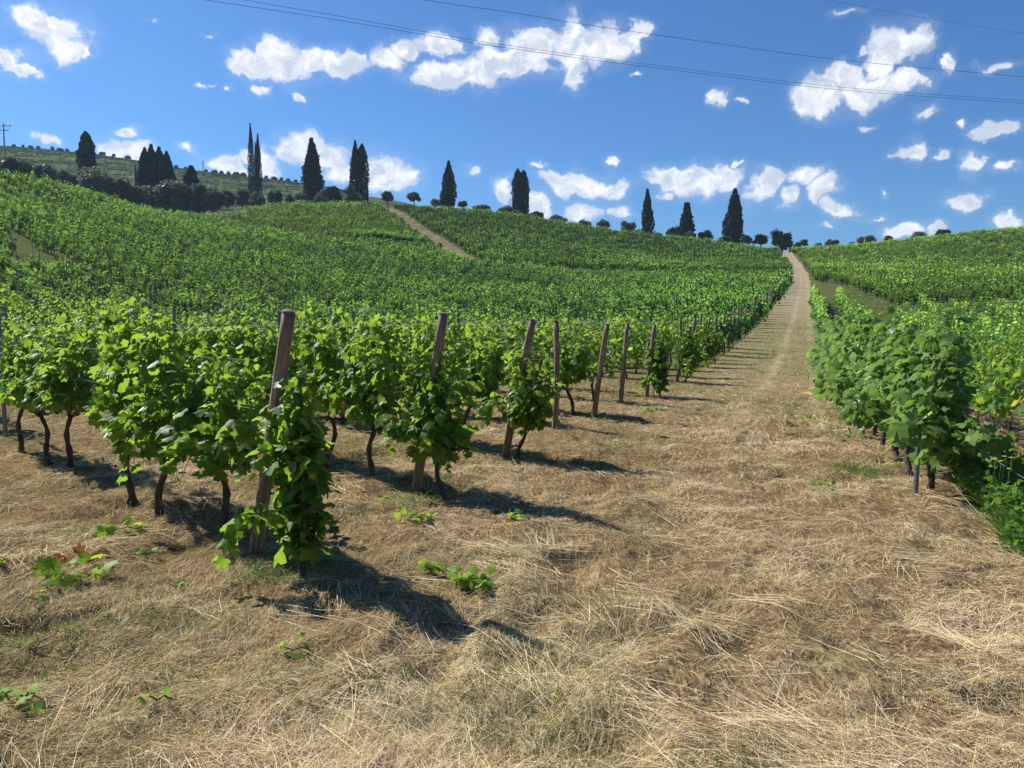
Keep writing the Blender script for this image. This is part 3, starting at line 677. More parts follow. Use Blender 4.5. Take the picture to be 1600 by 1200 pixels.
for bi, (d0, d1) in enumerate(bands):
    sel = np.nonzero((PD >= d0) & (PD < d1))[0]; protos = [lod_proto(np.random.default_rng(900+10*bi+k), (d0+d1)/2) for k in range(10)]
    pick = rng.integers(0, 10, len(sel))
    for k in range(10):
        ids = sel[pick == k]
        if not len(ids): continue
        Vp, Fp, Np, Ap = protos[k]; n = len(ids)
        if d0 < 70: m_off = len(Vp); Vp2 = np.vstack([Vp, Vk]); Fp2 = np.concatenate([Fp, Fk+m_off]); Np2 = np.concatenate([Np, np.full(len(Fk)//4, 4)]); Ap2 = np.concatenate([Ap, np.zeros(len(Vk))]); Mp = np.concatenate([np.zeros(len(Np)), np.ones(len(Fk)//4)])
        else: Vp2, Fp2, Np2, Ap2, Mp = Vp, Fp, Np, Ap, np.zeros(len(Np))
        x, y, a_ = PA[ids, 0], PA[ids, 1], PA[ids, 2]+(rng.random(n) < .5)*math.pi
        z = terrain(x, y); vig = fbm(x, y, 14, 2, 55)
        s = (1+rng.normal(0, .14, n)+.25*vig); s = s*np.where(hedge[ids], 1.15, 1.); sxy = np.where(big[ids], 1.1, 1.0); hedge_shade = np.where(hedge[ids], -.2, 0)  # hedge row leaves darkened to stand for shade on their fronts
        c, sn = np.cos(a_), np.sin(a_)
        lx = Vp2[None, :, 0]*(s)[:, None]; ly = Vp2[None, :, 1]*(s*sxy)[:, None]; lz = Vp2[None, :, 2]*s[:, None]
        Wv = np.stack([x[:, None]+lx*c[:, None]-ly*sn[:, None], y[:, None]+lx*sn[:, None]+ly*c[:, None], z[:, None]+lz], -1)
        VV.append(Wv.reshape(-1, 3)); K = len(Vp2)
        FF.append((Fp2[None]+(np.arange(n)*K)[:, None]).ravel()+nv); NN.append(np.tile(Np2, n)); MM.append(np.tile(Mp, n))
        AA.append((Ap2[None]-.10+(rng.normal(0, .15, n)+.25*vig+hedge_shade)[:, None]).ravel()); nv += n*K
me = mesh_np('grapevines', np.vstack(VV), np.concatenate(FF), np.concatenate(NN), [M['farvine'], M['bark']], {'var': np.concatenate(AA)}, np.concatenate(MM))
tag(link('grapevines', me), 'thousands of further green grapevines covering the slopes', kind='stuff')
print('vines', len(vines), 'upper', len(upper), 'stuff verts', nv)
# rows on the far hill
acc = Acc(); n = 16000; pxr = rng.uniform(-150, 560, n); Yr = 300+215*np.sqrt(rng.random(n)); zz = hill_z(pxr, Yr)
ok = np.sin((zz+11)*.62) < .7; pxr, Yr, zz = pxr[ok], Yr[ok], zz[ok]; n = len(zz)
lev = np.round(zz/2.4)*2.4
P = np.column_stack([(pxr-800)/F*Yr/cp, Yr-(zz-lev)*3, hill_z(pxr, Yr-(zz-lev)*3)+.6])
cards(acc, P, unit(np.column_stack([np.ones(n), rng.normal(0, .3, n), rng.normal(0, .2, n)])), unit(np.column_stack([rng.normal(0, .4, n), -np.ones(n), np.full(n, .7)])), rng.uniform(1.0, 2.2, n), QT*np.array([1, .7, 1])-np.array([.5, 0, 0]), QF, 4, rng.random(n)*.6)
tag(link('hillside_vines', acc.mesh('hillside_vines', [M['hillvine']])), 'low vine rows covering the far terraced hill', kind='stuff')

# ---------------------------------------------------------------- posts, stakes, wires
def post_mesh(rg, h=1.75, r=.050):
    acc = Acc(); t = np.linspace(0, 1, 10); b = rg.normal(0, .012)
    pts = np.column_stack([b*np.sin(t*3), .008*np.sin(t*4+b*90), -.12+(h+.12)*t])
    tube(acc, pts, r*(1.06-.12*t+.015*np.sin(t*17)), 14)
    return acc.mesh('post', [M['wood']], True)
def post_cap(r, h):
    acc = Acc(); tube(acc, np.array([(0, 0, h-.002), (0, 0, h+.012), (0, 0, h+.018)]), np.array([r*.96, r*.93, r*.8]), 14); return acc.mesh('end_grain', [M['woodtop']])
def ring(r, h):
    acc = Acc(); a = np.linspace(0, 2*math.pi, 17); tube(acc, np.column_stack([r*np.cos(a), r*np.sin(a), h+.006*np.sin(a)]), .0025, 5, cap=False); return acc.mesh('wire_tie', [M['wire']])
HP = 1.70
PM = [post_mesh(np.random.default_rng(k), HP, .044) for k in range(5)]; PC = post_cap(.0415, HP)
RG_ = [ring(.0445, h) for h in (.72, 1.28)]
# measured base and top pixels of the nearest posts
top_px = [(450,491),(692,492),(832,501),(869,503),(951,508),(981,507),(1024,509),(1082,512)]
for i_, e in enumerate(ends):
    if e[1] > 95: break
    x, y = e; z = zl(x, y)
    if i_ < len(top_px):
        want = None; best = None
        for leanv in np.linspace(-.15, .55, 71):
            a_ = np.array([leanv*-ROWDIR[0], leanv*-ROWDIR[1]]); L = math.sqrt(max(HP**2-leanv**2, .1))
            px_, py_, _ = project([x+a_[0], y+a_[1], z+L])
            e_ = abs(px_-top_px[i_][0])
            if best is None or e_ < best[0]: best = (e_, leanv, py_)
        lean = best[1]; hs = 1.0
        print('post', i_, 'lean', round(lean, 2), 'top y', round(float(best[2])), top_px[i_][1])
        # stretch so the top sits at the seen height
        T = top_px[i_][1]; 
        for hs in np.linspace(.8, 1.2, 41):
            py_ = project([x-ROWDIR[0]*lean*hs, y-ROWDIR[1]*lean*hs, z+math.sqrt(HP**2-lean**2)*hs])[1]
            if py_ <= T: break
    else: lean = rng.uniform(0, .42); hs = rng.uniform(.95, 1.04)
    root = link('wooden_post', None, None, (x, y, z))
    v = Vector((-ROWDIR[0]*lean, -ROWDIR[1]*lean, math.sqrt(HP**2-lean**2)))
    root.rotation_euler = v.to_track_quat('Z', 'Y').to_euler(); root.scale = (1, 1, hs)
    link('post', PM[i_ % 5], root); link('end_grain', PC, root)
    if i_ < 12:
        for m_ in RG_: link('wire_tie', m_, root)
    lab = ['leaning brown wooden end post with a flat top, of the nearest vine row', 'wooden end post wrapped in vine leaves, second from the camera',
           'slanting wooden end post between two vines, third from the camera', 'upright wooden end post standing bare, fourth from the camera'][i_] if i_ < 4 else f'brown wooden end post of the {ordw(i_)} vine row along the path'
    tag(root, lab, 'post', 'wooden end posts along the left of the path')
def stake_mesh(h=1.72):
    acc = Acc(); w, d_, t_ = .022, .016, .004
    pr = [(-w, -d_), (w, -d_), (w, d_), (w-t_, d_), (w-t_, -d_+t_), (-w+t_, -d_+t_), (-w+t_, d_), (-w, d_)]
    Vs = [(a, b, z) for z in (-.1, h) for a, b in pr]; Fs = [(k, (k+1) % 8, 8+(k+1) % 8, 8+k) for k in range(8)]
    acc.add(Vs, Fs, 4); acc.add([(a, b, h) for a, b in pr], [tuple([0, 1, 4, 5])], 4)
    for k in range(9):
        z = .5+k*.13; acc.add([(w, -.004, z), (w+.008, -.004, z+.01), (w+.008, .004, z+.01), (w, .004, z)], [(0, 1, 2, 3)], 4)
    return acc.mesh('metal_stake', [M['steel']])
SM = stake_mesh(); rots = math.atan2(ROWDIR[1], ROWDIR[0]); ns = 0
for i_, e in enumerate(ends[:34]):
    t0 = float((fs-ends[0])@ROWDIR) if i_ == 0 else 6.1+rng.uniform(-1.5, 1.5)
    k = 0
    while True:
        t = t0+k*5.2; p = e+ROWDIR*t; k += 1
        if i_ == 0 and k == 1: p = fs
        px_, py_, dd_ = project([p[0], p[1], float(smooth_z(*p))+1.6])
        if px_ < -20 or t > 80 or dd_ > 62: break
        if px_ > 1250: continue
        o_ = link('metal_stake', SM, None, (p[0], p[1], zl(*p))); o_.rotation_euler = (rng.normal(0, .02), rng.normal(0, .02), rots); ns += 1
        o_.scale = (1, 1, rng.uniform(.98, 1.06))
        if i_ == 0 and k == 1: o_.scale = (1.3, 1.3, 1.06)
        rw = 'nearest' if i_ == 0 else ordw(i_)
        tag(o_, f'thin grey steel stake, {ordw(k-1)} inside the end post of the {rw} vine row', 'stake', 'steel stakes in the vine rows')
print('stakes', ns)
def wire_mesh(pts, r, m='wire', sides=4):
    acc = Acc(); tube(acc, pts, r, sides, cap=False); return acc.mesh('wire', [M[m]], True)
for i_, e in enumerate(ends[:10]):
    root = link('trellis_wires', None, None, (e[0], e[1], zl(*e)))
    tag(root, f'thin trellis wires strung along the {"nearest" if i_ == 0 else ordw(i_)} vine row left of the path', 'wire', 'trellis wires of the left rows')
    for h in (.66, 1.02, 1.34, 1.55):
        tt = np.linspace(-.04, 34, 26); P = e+ROWDIR*tt[:, None]; z = smooth_z(P[:, 0], P[:, 1])+h-.02*np.abs(np.sin(tt/5.2*math.pi))
        q_ = np.column_stack([P-e, z-root.location.z])
        o_ = link('wire', wire_mesh(q_, .0016), root)

# right row end stake and its guy wires
rv = [v for v in vines if v[4] == 100 and v[5] == 0][0]
sx_, sy_ = hit(1431, 768)[:2]
o_ = link('metal_stake', SM, None, (sx_, sy_, zl(sx_, sy_))); o_.rotation_euler = (0, 0, 1.3); o_.scale = (1, 1, .42); tag(o_, 'pale steel stake at the end of the hedge row right of the path', 'stake')
def anchor(name, a, b, lab, sag=.04, r=.004):
    tt = np.linspace(0, 1, 12)[:, None]; P = np.array(a)*(1-tt)+np.array(b)*tt; P[:, 2] -= sag*np.sin(tt[:, 0]*math.pi)
    o = link(name, wire_mesh(P-np.array(a), r), None, a); tag(o, lab, 'wire'); return o
A = lambda px, py, Y: at_depth(px, py, Y)
anchor('guy_wire', A(1462, 722, 6.9), (*(hit(1640, 900)[:2]), .02), 'slack grey guy wire running from the hedge row end to the lower right corner', .07, .003)
anchor('guy_wire', A(1478, 665, 6.95), A(1680, 795, 5.6), 'taut upper guy wire slanting from the hedge row over the weeds', .02, .0028)
anchor('guy_wire', A(1455, 590, 7.2), A(1700, 640, 8.6), 'thin trellis wire running from the hedge row to the rows at the far right', .02, .0022)

# ---------------------------------------------------------------- trees
def crown_cards(acc, P, Nrm, size, rg, up=.3):
    n = len(P); U = unit(rg.normal(0, 1, (n, 3))+np.array([0, 0, up*3])); Nn = unit(Nrm+rg.normal(0, .5, (n, 3)))
    U = unit(U-Nn*(U*Nn).sum(1)[:, None]+1e-4)
    cards(acc, P, U, Nn, size*(.6+.8*rg.random(n)), QT, QF, 4, rg.random(n)*.8)
def cypress(px, base, top, wpx, Y, label, rg, style=0, group='cypress trees on the ridge'):
    B = at_depth(px, base, Y); T = at_depth(px, top, Y); z0 = B[2]-2.0; H = T[2]-z0; Wd = wpx/F*Y/2*.86
    root = link('fir_tree' if style == 2 else 'cypress_tree', None, None, (B[0], B[1], z0)); acc = Acc()
    n = 7600; t = rg.random(n)**.85; a_ = rg.random(n)*2*math.pi
    if style == 0: prof = np.interp(t, [0, .06, .2, .45, .7, .88, 1], [.45, .82, 1, .92, .62, .3, .03])
    elif style == 1: prof = np.interp(t, [0, .05, .25, .55, .8, .93, 1], [.5, .8, .95, 1, .75, .42, .06])
    else: prof = np.interp(t, [0, .05, .12, .3, .6, .9, 1], [.25, .85, 1, .85, .58, .2, .02])*(.82+.25*np.sin(t*58+a_*1.0))
    lump = 1+.17*np.sin(a_*3+t*9+px)+.12*np.sin(a_*5-t*23+px*2)+.10*vnoise(a_*2, t*14, int(px))*2
    rr_ = Wd*prof*lump*(1-.35*rg.random(n)**2.5)
    P = np.column_stack([rr_*np.cos(a_), rr_*np.sin(a_), .9+(H-.9)*t])
    P[:, 0] += .05*Wd*np.sin(t*5+px)
    crown_cards(acc, P, np.column_stack([np.cos(a_), np.sin(a_), np.full(n, .25)]), Wd*.2 if style != 2 else Wd*.3, rg, .8 if style != 2 else -.1)
    link('crown', acc.mesh('cypress_crown', [M['cypress']]), root)
    ac = Acc(); tube(ac, np.array([(0, 0, -.5), (.03, 0, H*.4), (0, 0, H*.85)]), np.array([Wd*.13, Wd*.1, Wd*.03]), 7); link('trunk', ac.mesh('trunk', [M['trunk']]), root)
    tag(root, label, 'tree', group)
def olive(px, base, top, wpx, Y, label, rg, m='olive', trunk=.3, name='olive_tree', group='olive trees on the ridge', cat='tree', flat=1.):
    B = at_depth(px, base, Y); T = at_depth(px, top, Y); sink = 1.2; z0 = B[2]-sink; H = T[2]-z0; Wd = wpx/F*Y/2
    root = link(name, None, None, (B[0], B[1], z0)); acc = Acc()
    c0 = (sink+trunk*(H-sink))-(1.6 if trunk <= .1 and Y < 215 else 0); ch = (H-c0)/2
    nb = 12+int(rg.integers(7)); ctr_ = []
    for k in range(nb):
        a_ = k*2.4+rg.random(); q_ = .25+.55*rg.random()
        zf = rg.uniform(-.85, .85); q_ *= 1-.55*max(zf, 0)**1.3; ctr_.append((Wd*q_*math.cos(a_)*.95, Wd*q_*math.sin(a_)*.7, c0+ch*(1+.72*zf), Wd*rg.uniform(.20, .46)))
    n = int(260*nb/10); Ps = []
    for (x, y, z, r_) in ctr_:
        v = unit(rg.normal(0, 1, (n, 3))); rr_ = r_*(.5+.75*rg.random(n)**1.3); p = v*rr_[:, None]; p[:, 2] *= min(1., ch/Wd*1.4)
        p = p+[x, y, z]; Ps.append((p, v))
    P = np.vstack([p for p, v in Ps]); N_ = np.vstack([v for p, v in Ps])
    ok = P[:, 2] > .3; P = P[ok]; N_ = N_[ok]
    crown_cards(acc, P, N_+[0, 0, .3], max(Wd*.14, .22), rg, .1)
    link('crown', acc.mesh('olive_crown', [M[m]]), root)
    ac = Acc(); r0 = max(.09*Wd, .10)
    tube(ac, np.array([(0, 0, -.4), (.06*Wd, 0, c0*.5), (0, .03, c0+ch*.2)]), np.array([r0*1.3, r0, r0*.7]), 7)
    for k in range(5):
        x, y, z, r_ = ctr_[k]; tube(ac, np.array([(0, .03, c0*.9), (x*.5, y*.5, (c0+z)/2), (x, y, z)]), np.array([r0*.6, r0*.4, r0*.15]), 5)
    link('trunk', ac.mesh('trunk', [M['trunk']]), root)
    tag(root, label, cat, group)
G = np.random.default_rng(11)
CY = [(137,282,207,27,205,1,'broad blunt-topped cypress standing alone at the far left above the olives'),
 (228,292,232,25,200,0,'leftmost dark cypress of the tight clump on the ridge'),(239,294,227,26,206,0,'tallest dark cypress in the tight clump on the ridge'),
 (251,294,231,27,202,0,'dark cypress right of the tallest in the tight clump'),(262,296,238,25,200,0,'shorter rightmost cypress of the tight clump'),
 (213,292,258,5,210,0,'thin bare sapling-like cypress left of the tight clump'),
 (299,296,262,30,215,2,'small shaggy conifer right of the tight cypress clump'),
 (394,312,193,13,206,0,'tallest needle-thin cypress rising above all others'),(405,312,209,13,208,0,'slim cypress pressed against the right of the tallest one'),
 (401,312,222,8,210,0,'shortest thin spire between the two slim twin cypresses'),
 (489,318,218,35,212,0,'stout rough cone-shaped cypress in front of the cloud'),
 (556,319,221,22,214,0,'left cypress of the pair at the top of the dirt track'),(567,320,226,22,216,1,'right cypress of the pair at the top of the dirt track'),
 (701,323,253,26,232,0,'single conical cypress midway between the two cypress pairs'),
 (809,338,265,21,236,1,'left half of the twin blunt cypress on the falling ridge'),(818,339,267,20,238,1,'right half of the twin blunt cypress on the falling ridge'),
 (1011,374,296,21,240,0,'slender pointed cypress alone among small round olives'),
 (1072,376,319,30,243,2,'shaggy fir tree between the two right-hand cypresses'),
 (1146,384,297,33,242,0,'dense conical cypress nearest to the top of the path')]
for c_ in CY: cypress(c_[0], c_[1], c_[2], c_[3], c_[4], c_[6], G, c_[5], group='cypress trees on the ridge')
OL = [(22,286,250,48,175,'bush','dark spreading olive at the far left under the utility pole',.1),(70,288,262,34,180,'olive','low olive right of the darkest left edge bush',.1),
 (98,292,268,34,182,'olive','greyish olive left of the lone broad cypress',.1),(122,296,275,28,184,'olive','small olive tucked against the left foot of the broad cypress',.1),
 (152,308,271,54,180,'olive','large rounded olive right in front of the broad cypress',.1),(186,316,282,46,182,'bush','olive thicket between the broad cypress and the clump',.1),
 (214,320,290,40,184,'olive','low grey olive in front of the thin bare spire',.1),(243,326,290,48,184,'olive','big olive covering the foot of the cypress clump',.1),
 (276,330,288,50,184,'olive','rounded olive below the right edge of the cypress clump',.1),(306,326,286,46,188,'olive','broad olive below the small shaggy conifer',.1),
 (332,320,292,36,192,'olive','olive just right of the shaggy conifer',.1),(355,315,297,30,198,'bush','low dark olive between conifer and tallest cypress',.1),
 (378,314,295,26,202,'olive','small olive at the left foot of the tallest cypress',.1),(402,315,298,26,200,'olive','pale olive in front of the tallest twin cypresses',.1),
 (430,316,300,30,204,'bush','dark olive bush right of the tallest twin cypresses',.1),(452,317,303,22,206,'bush','low bush left of the stout cone cypress',.1),
 (473,317,297,26,206,'olive','olive touching the left foot of the stout cone cypress',.1),(502,318,296,26,206,'olive','olive touching the right foot of the stout cone cypress',.1),
 (519,317,290,34,210,'bush','dark leafy olive between stout cypress and the cypress pair',.1),(549,318,291,34,204,'lightbush','fresh green bush at the foot of the cypress pair',.05),
 (606,320,299,22,230,'olive','small sparse olive just right of the cypress pair',.3),(647,321,301,22,232,'olive','rounded olive on the skyline above the dirt track',.3),
 (682,324,310,20,232,'olive','low olive at the left foot of the single conical cypress',.1),(722,326,314,18,234,'bush','dark small bush right of the single conical cypress',.1),
 (752,330,321,28,234,'bush','flat bush on the skyline between single and twin cypress',.1),(792,338,323,28,236,'olive','olive at the left foot of the twin blunt cypress',.1),
 (806,341,328,18,232,'lightbush','small pale olive in front of the twin blunt cypress',.1),(838,345,331,22,238,'bush','first dark round olive right of the twin blunt cypress',.15),
 (872,352,336,28,238,'olive','second round olive right of the twin blunt cypress',.2),(910,359,344,26,239,'olive','third olive right of the twin cypress, rather flat',.2),
 (942,363,343,21,239,'olive','fourth olive right of the twin cypress, upright',.2),(981,371,345,27,240,'olive','round olive with visible trunk left of the slender cypress',.3),
 (997,372,358,17,236,'olive','tiny olive at the left foot of the slender cypress',.1),(1026,374,363,17,238,'olive','tiny olive right of the slender cypress',.15),
 (1054,377,353,26,238,'olive','olive at the left side of the shaggy fir',.2),(1074,379,362,20,236,'olive','pale olive in front of the shaggy fir',.2),
 (1101,382,361,27,240,'bush','dark rounded olive right of the shaggy fir',.15),(1134,384,369,26,238,'olive','low olive at the left foot of the conical cypress',.1),
 (1166,384,368,22,238,'olive','grey olive at the right foot of the conical cypress',.15),(1188,385,366,25,240,'bush','dark olive between conical cypress and the big path bush',.15),
 (1257,387,374,15,246,'bush','little round tree right of the brick pillar atop the path',.2),(1246,388,379,12,246,'bush','smallest bush squeezed beside the brick pillar',.1),
 (1300,388,374,24,246,'bush','flat treetop on the skyline right of the path top',.1),(1278,388,380,14,246,'olive','faint low treetop just right of the path top',.1),
 (1355,385,369,28,244,'bush','broad dark treetop above the right vineyard block',.1),(1388,382,369,18,244,'bush','small dark treetop above the right vineyard block',.1),
 (1436,379,362,24,244,'olive','rounded treetop left of the last one on the right skyline',.1),(1473,375,359,26,244,'bush','last rounded treetop on the right skyline',.1),(1330,388,378,12,246,'olive','tiny treetop between the flat and the broad ones',.1)]
for o_ in OL:
    if o_[0] < 345: o_ = (o_[0], o_[1]+3, o_[2]-5-3*math.sin(o_[0]), o_[3]*1.15)+o_[4:]
    olive(o_[0], o_[1], o_[2], o_[3], o_[4], o_[6], G, o_[5], o_[7])
olive(1221, 392, 361, 40, 236, 'big dark bush closing off the top end of the path', G, 'bush', .05, 'bush', 'bushes at the path top', 'bush')
for k, (px_, s) in enumerate([(322,6),(336,7),(346,7),(357,7),(369,7),(380,8),(416,7),(428,7),(440,7),(450,7),(462,7),(275,6),(262,6),(247,7),(200,6),(178,6),(160,7),(105,6),(94,6),(82,7),(60,6),(48,6),(36,6),(22,6),(122,5),(228,6),(290,5)]):
    cand = [(float(project(hill_pt(px_, Yc_))[1]), Yc_) for Yc_ in range(380, 540, 10)]; yb, Yc = min(cand); print(px_, yb, float(pchip(hp, hy, px_)), Yc) if k % 6 == 0 else None; yb += 1.5
    olive(px_, yb, yb-s*.7-2, s*rng.uniform(.8, 1.7), Yc-4, 'tiny round tree among the row along the far hill crest', G, 'bush', .3, 'olive_tree', 'tiny trees along the far hill crest')
# brick pillar at the path top
B = at_depth(1234, 397, 224); acc = Acc()
def box(acc, c, s, m=0):
    c = np.array(c); s = np.array(s)/2; Vb = [c+s*np.array(k) for k in [(-1,-1,-1),(1,-1,-1),(1,1,-1),(-1,1,-1),(-1,-1,1),(1,-1,1),(1,1,1),(-1,1,1)]]
    acc.add(Vb, [(0,3,2,1),(4,5,6,7),(0,1,5,4),(1,2,6,5),(2,3,7,6),(3,0,4,7)], 4, 0, m)
root = link('brick_pillar', None, None, B); box(acc, (0, 0, .6), (1.0, 1.0, 2.2)); link('shaft', acc.mesh('shaft', [M['brick']]), root)
acc = Acc(); box(acc, (0, 0, 1.78), (1.25, 1.25, .16)); link('cap', acc.mesh('cap', [M['pole']]), root)
tag(root, 'small brown brick pillar at the top end of the path', 'pillar')
# utility pole
B = at_depth(8, 250, 330); Tp = at_depth(8, 193, 330)
Hh = Tp[2]-B[2]+8; root = link('utility_pole', None, None, (B[0], B[1], B[2]-8))
acc = Acc(); tube(acc, np.array([(0, 0, 0), (0, 0, Hh)]), np.array([.42, .26]), 8); link('pole', acc.mesh('pole', [M['pole']]), root)
for h, w in ((Hh-1.0, 5.2), (Hh-2.8, 3.4)):
    acc = Acc(); box(acc, (w*.1, 0, h), (w, .22, .28)); link('crossarm', acc.mesh('crossarm', [M['pole']]), root)
    for s in (-.38, .1, .58):
        acc = Acc(); tube(acc, np.array([(s*w, 0, h+.14), (s*w, 0, h+.65)]), np.array([.12, .09]), 6); link('insulator', acc.mesh('insulator', [M['cable']]), root)
tag(root, 'grey utility pole with two crossarms on the far left hill', 'pole')
# small lattice mast on the far hill
B = at_depth(318, 279, 505); root = link('lattice_mast', None, None, (B[0], B[1], B[2]-1)); acc = Acc(); h = 12.
for sx2, sy2 in ((-1, -1), (1, -1), (1, 1), (-1, 1)):
    tube(acc, np.array([(sx2*.9, sy2*.9, 0), (sx2*.2, sy2*.2, h)]), .07, 4)
for k in range(6):
    z = k*h/6; w = .9-.7*z/h; z2 = (k+1)*h/6; w2 = .9-.7*z2/h
    for s in (-1, 1):
        tube(acc, np.array([(-w, s*w, z), (w2, s*w2, z2)]), .04, 3); tube(acc, np.array([(w, s*w, z), (-w2, s*w2, z2)]), .04, 3)
link('lattice', acc.mesh('lattice', [M['pole']]), root); acc = Acc(); box(acc, (0, 0, h-2), (3.4, .15, .15)); box(acc, (0, 0, h-.6), (2.2, .15, .15)); link('crossarm', acc.mesh('crossarm', [M['pole']]), root)
tag(root, 'tiny lattice mast on the crest of the far hill', 'mast')
# overhead cables
for lab, pts, r in [('lower of the close pair of overhead cables crossing the sky', [(250,-11,62),(500,27,66),(760,70,70),(1000,103,74),(1280,137,80),(1620,163,88)], .018),
    ('upper of the close pair of overhead cables crossing the sky', [(250,-22,62),(500,20,66),(760,66,70),(1000,99,74),(1280,133,80),(1620,159,88)], .016),
    ('single overhead cable high above the pair', [(600,-10,62),(760,14,64),(900,36,67),(1100,65,72),(1300,92,78),(1620,122,86)], .017),
    ('faint topmost overhead cable in the right corner of the sky', [(1240,-10,72),(1400,20,78),(1620,56,88)], .010)]:
    P = np.array([at_depth(*p) for p in pts]); tt = np.linspace(0, len(pts)-1, 60); P2 = np.column_stack([pchip(np.arange(len(pts)), P[:, k], tt) for k in range(3)])
    # run on past the frame on both sides
    a0 = P2[0]+(P2[0]-P2[2])*14; b0 = P2[-1]+(P2[-1]-P2[-3])*14; P2 = np.vstack([a0, P2, b0])
    o = link('overhead_cable', wire_mesh(P2-P2[0], r, 'cable', 5), None, P2[0]); tag(o, lab, 'cable', 'overhead cables')

# ---------------------------------------------------------------- straw, grass, weeds
def ribbons(acc, x, y, L, w, ang, lift, var, z0=.004, curl=.3):
    n = len(x); u = np.column_stack([np.cos(ang), np.sin(ang), np.zeros(n)]); s = np.column_stack([-np.sin(ang), np.cos(ang), np.zeros(n)])
    base = np.column_stack([x, y, gz(x, y)+z0]); c = rng.normal(0, curl, n)
    ks = []
    tilt = rng.normal(0, .5, n)
    for t in (0, .5, 1.):
        h = lift*np.sin(t*math.pi*.62)*L if False else lift*L*(t-.45*t*t)
        p = base+u*(L*t*np.sqrt(np.clip(1-(lift*.7)**2, .1, 1)))[:, None]+s*(c*L*t*t*.5)[:, None]; 
        gx = gz(p[:, 0], p[:, 1])+z0 if True else 0
        p[:, 2] = np.maximum(base[:, 2]*(1-.7)+gx*.7, gx)+h
        wv = (s*np.cos(tilt)[:, None]+np.array([0, 0, 1.])*np.sin(tilt)[:, None])*(w*(1-.75*t*t))[:, None]/2
        ks.append((p-wv, p+wv))
    Vr = np.stack([ks[0][0], ks[0][1], ks[1][0], ks[1][1], ks[2][0], ks[2][1]], 1).reshape(-1, 3)
    f = np.array([(0, 1, 3, 2), (2, 3, 5, 4)]); Fa = (f[None]+(np.arange(n)*6)[:, None, None]).reshape(-1, 4)
    acc.add(Vr, Fa, 4, np.repeat(var, 6))
def sample_view(n, r0, r1, pw=1.0, amax=.66):
    lr = rng.random(n)**pw; r = r0*np.exp(lr*math.log(r1/r0)); a_ = rng.uniform(-amax, amax, n); return r*np.sin(a_), r*np.cos(a_), r
acc = Acc(); n = 760000
x, y, r = sample_view(n, 2.3, 40, 1.25)
ok = rng.random(n) < (1-sstep(12, 28, r)*.93)* np.clip(.62+1.9*fbm(x, y, .4, 4, 41, .7), .06, 1); x, y, r = x[ok], y[ok], r[ok]; n = len(x)
swath = fbm(x, y, 1.1, 2, 61)*7; ang = swath+rng.normal(0, 1.15, n)+.4
L = np.clip(rng.lognormal(-3.05, .55, n), .025, .40)*(1+.05*r); w = (.0011+.0012*rng.random(n))*np.maximum(1, r/5.0)
lift = np.abs(rng.normal(0, .38, n))+(rng.random(n) < .05)*rng.uniform(.3, .9, n)
patch = fbm(x, y, .8, 3, 71)
var = np.clip(.50+.27*rng.normal(0, 1, n)+.5*patch+(rng.random(n) < .06)*.3, 0, 1)
ribbons(acc, x, y, L, w, ang, np.clip(lift, 0, .95), var, curl=.7)
# long stalks in bunches
nb = 150; bx, by, br = sample_view(nb, 2.4, 9)
for k in range(nb):
    m_ = int(rng.integers(5, 22)); a0 = rng.normal(-.75, .6)+math.pi*(rng.random() < .3)
    ribbons(acc, bx[k]+rng.normal(0, .06, m_), by[k]+rng.normal(0, .06, m_), rng.uniform(.2, .5, m_), np.full(m_, .0026), a0+rng.normal(0, .25, m_), np.abs(rng.normal(.05, .07, m_)), np.clip(rng.normal(.85, .1, m_), 0, 1), .015, .2)
tag(link('straw', acc.mesh('straw', [M['straw']])), 'dry mown straw lying over the path and row ends', kind='stuff')
acc = Acc(); n = 130000
x, y, r = sample_view(n, 2.4, 60, 1.0)
gm = fbm(x, y, 1.6, 3, 83)+.22*sstep(10, 24, r)*(1-.6*sstep(40, 60, r))
e0 = xat(PL, y)
near_row = np.exp(-((x-e0+.1)/.7)**2)*.25
edge = np.exp(-((x-xat(PR, y)+.2)/.6)**2)*.18
tx, ty = hit(1340, 735)[:2]; tuft = np.exp(-((x-tx)**2+(y-ty)**2)/.10)*.9
ok = rng.random(n) < np.clip((gm-.10-.14*(r < 9)+near_row+edge)*2.6+tuft*3, 0, 1); x, y, r = x[ok], y[ok], r[ok]; n = len(x)
ribbons(acc, x, y, rng.uniform(.03, .09, n)*(1+.03*r), (.003+.002*rng.random(n))*np.maximum(1, r/6), rng.random(n)*6.28, rng.uniform(.4, .95, n), np.clip(.4+.3*rng.normal(0, 1, n), 0, 1))
for (gx_, gy_, m_) in [(1340,735,900),(410,900,350),(640,790,300),(440,895,300),(130,835,200),(500,880,260)]:
    c = hit(gx_, gy_); ribbons(acc, c[0]+rng.normal(0, .13, m_), c[1]+rng.normal(0, .13, m_), rng.uniform(.05, .12, m_), np.full(m_, .004), rng.random(m_)*6.28, rng.uniform(.5, .95, m_), np.clip(.25+.25*rng.random(m_), 0, 1))
for PB in (bareR, np.array([(-60,396),(30,402),(120,424),(100,432),(-60,420)])):
    m_ = 9000; bx = rng.uniform(PB[:, 0].min(), PB[:, 0].max(), 700); by = rng.uniform(PB[:, 1].min(), PB[:, 1].max(), 700); k_ = in_poly(bx, by, PB)
    cc = np.array([hit(a_, b_, 15)[:2] for a_, b_ in zip(bx[k_], by[k_])]); id_ = rng.integers(0, len(cc), m_)
    ribbons(acc, cc[id_, 0]+rng.normal(0, .5, m_), cc[id_, 1]+rng.normal(0, .5, m_), rng.uniform(.12, .40, m_), np.full(m_, .05), rng.random(m_)*6.28, rng.uniform(.2, .9, m_), np.clip(rng.normal(.6, .35, m_), 0, 1))
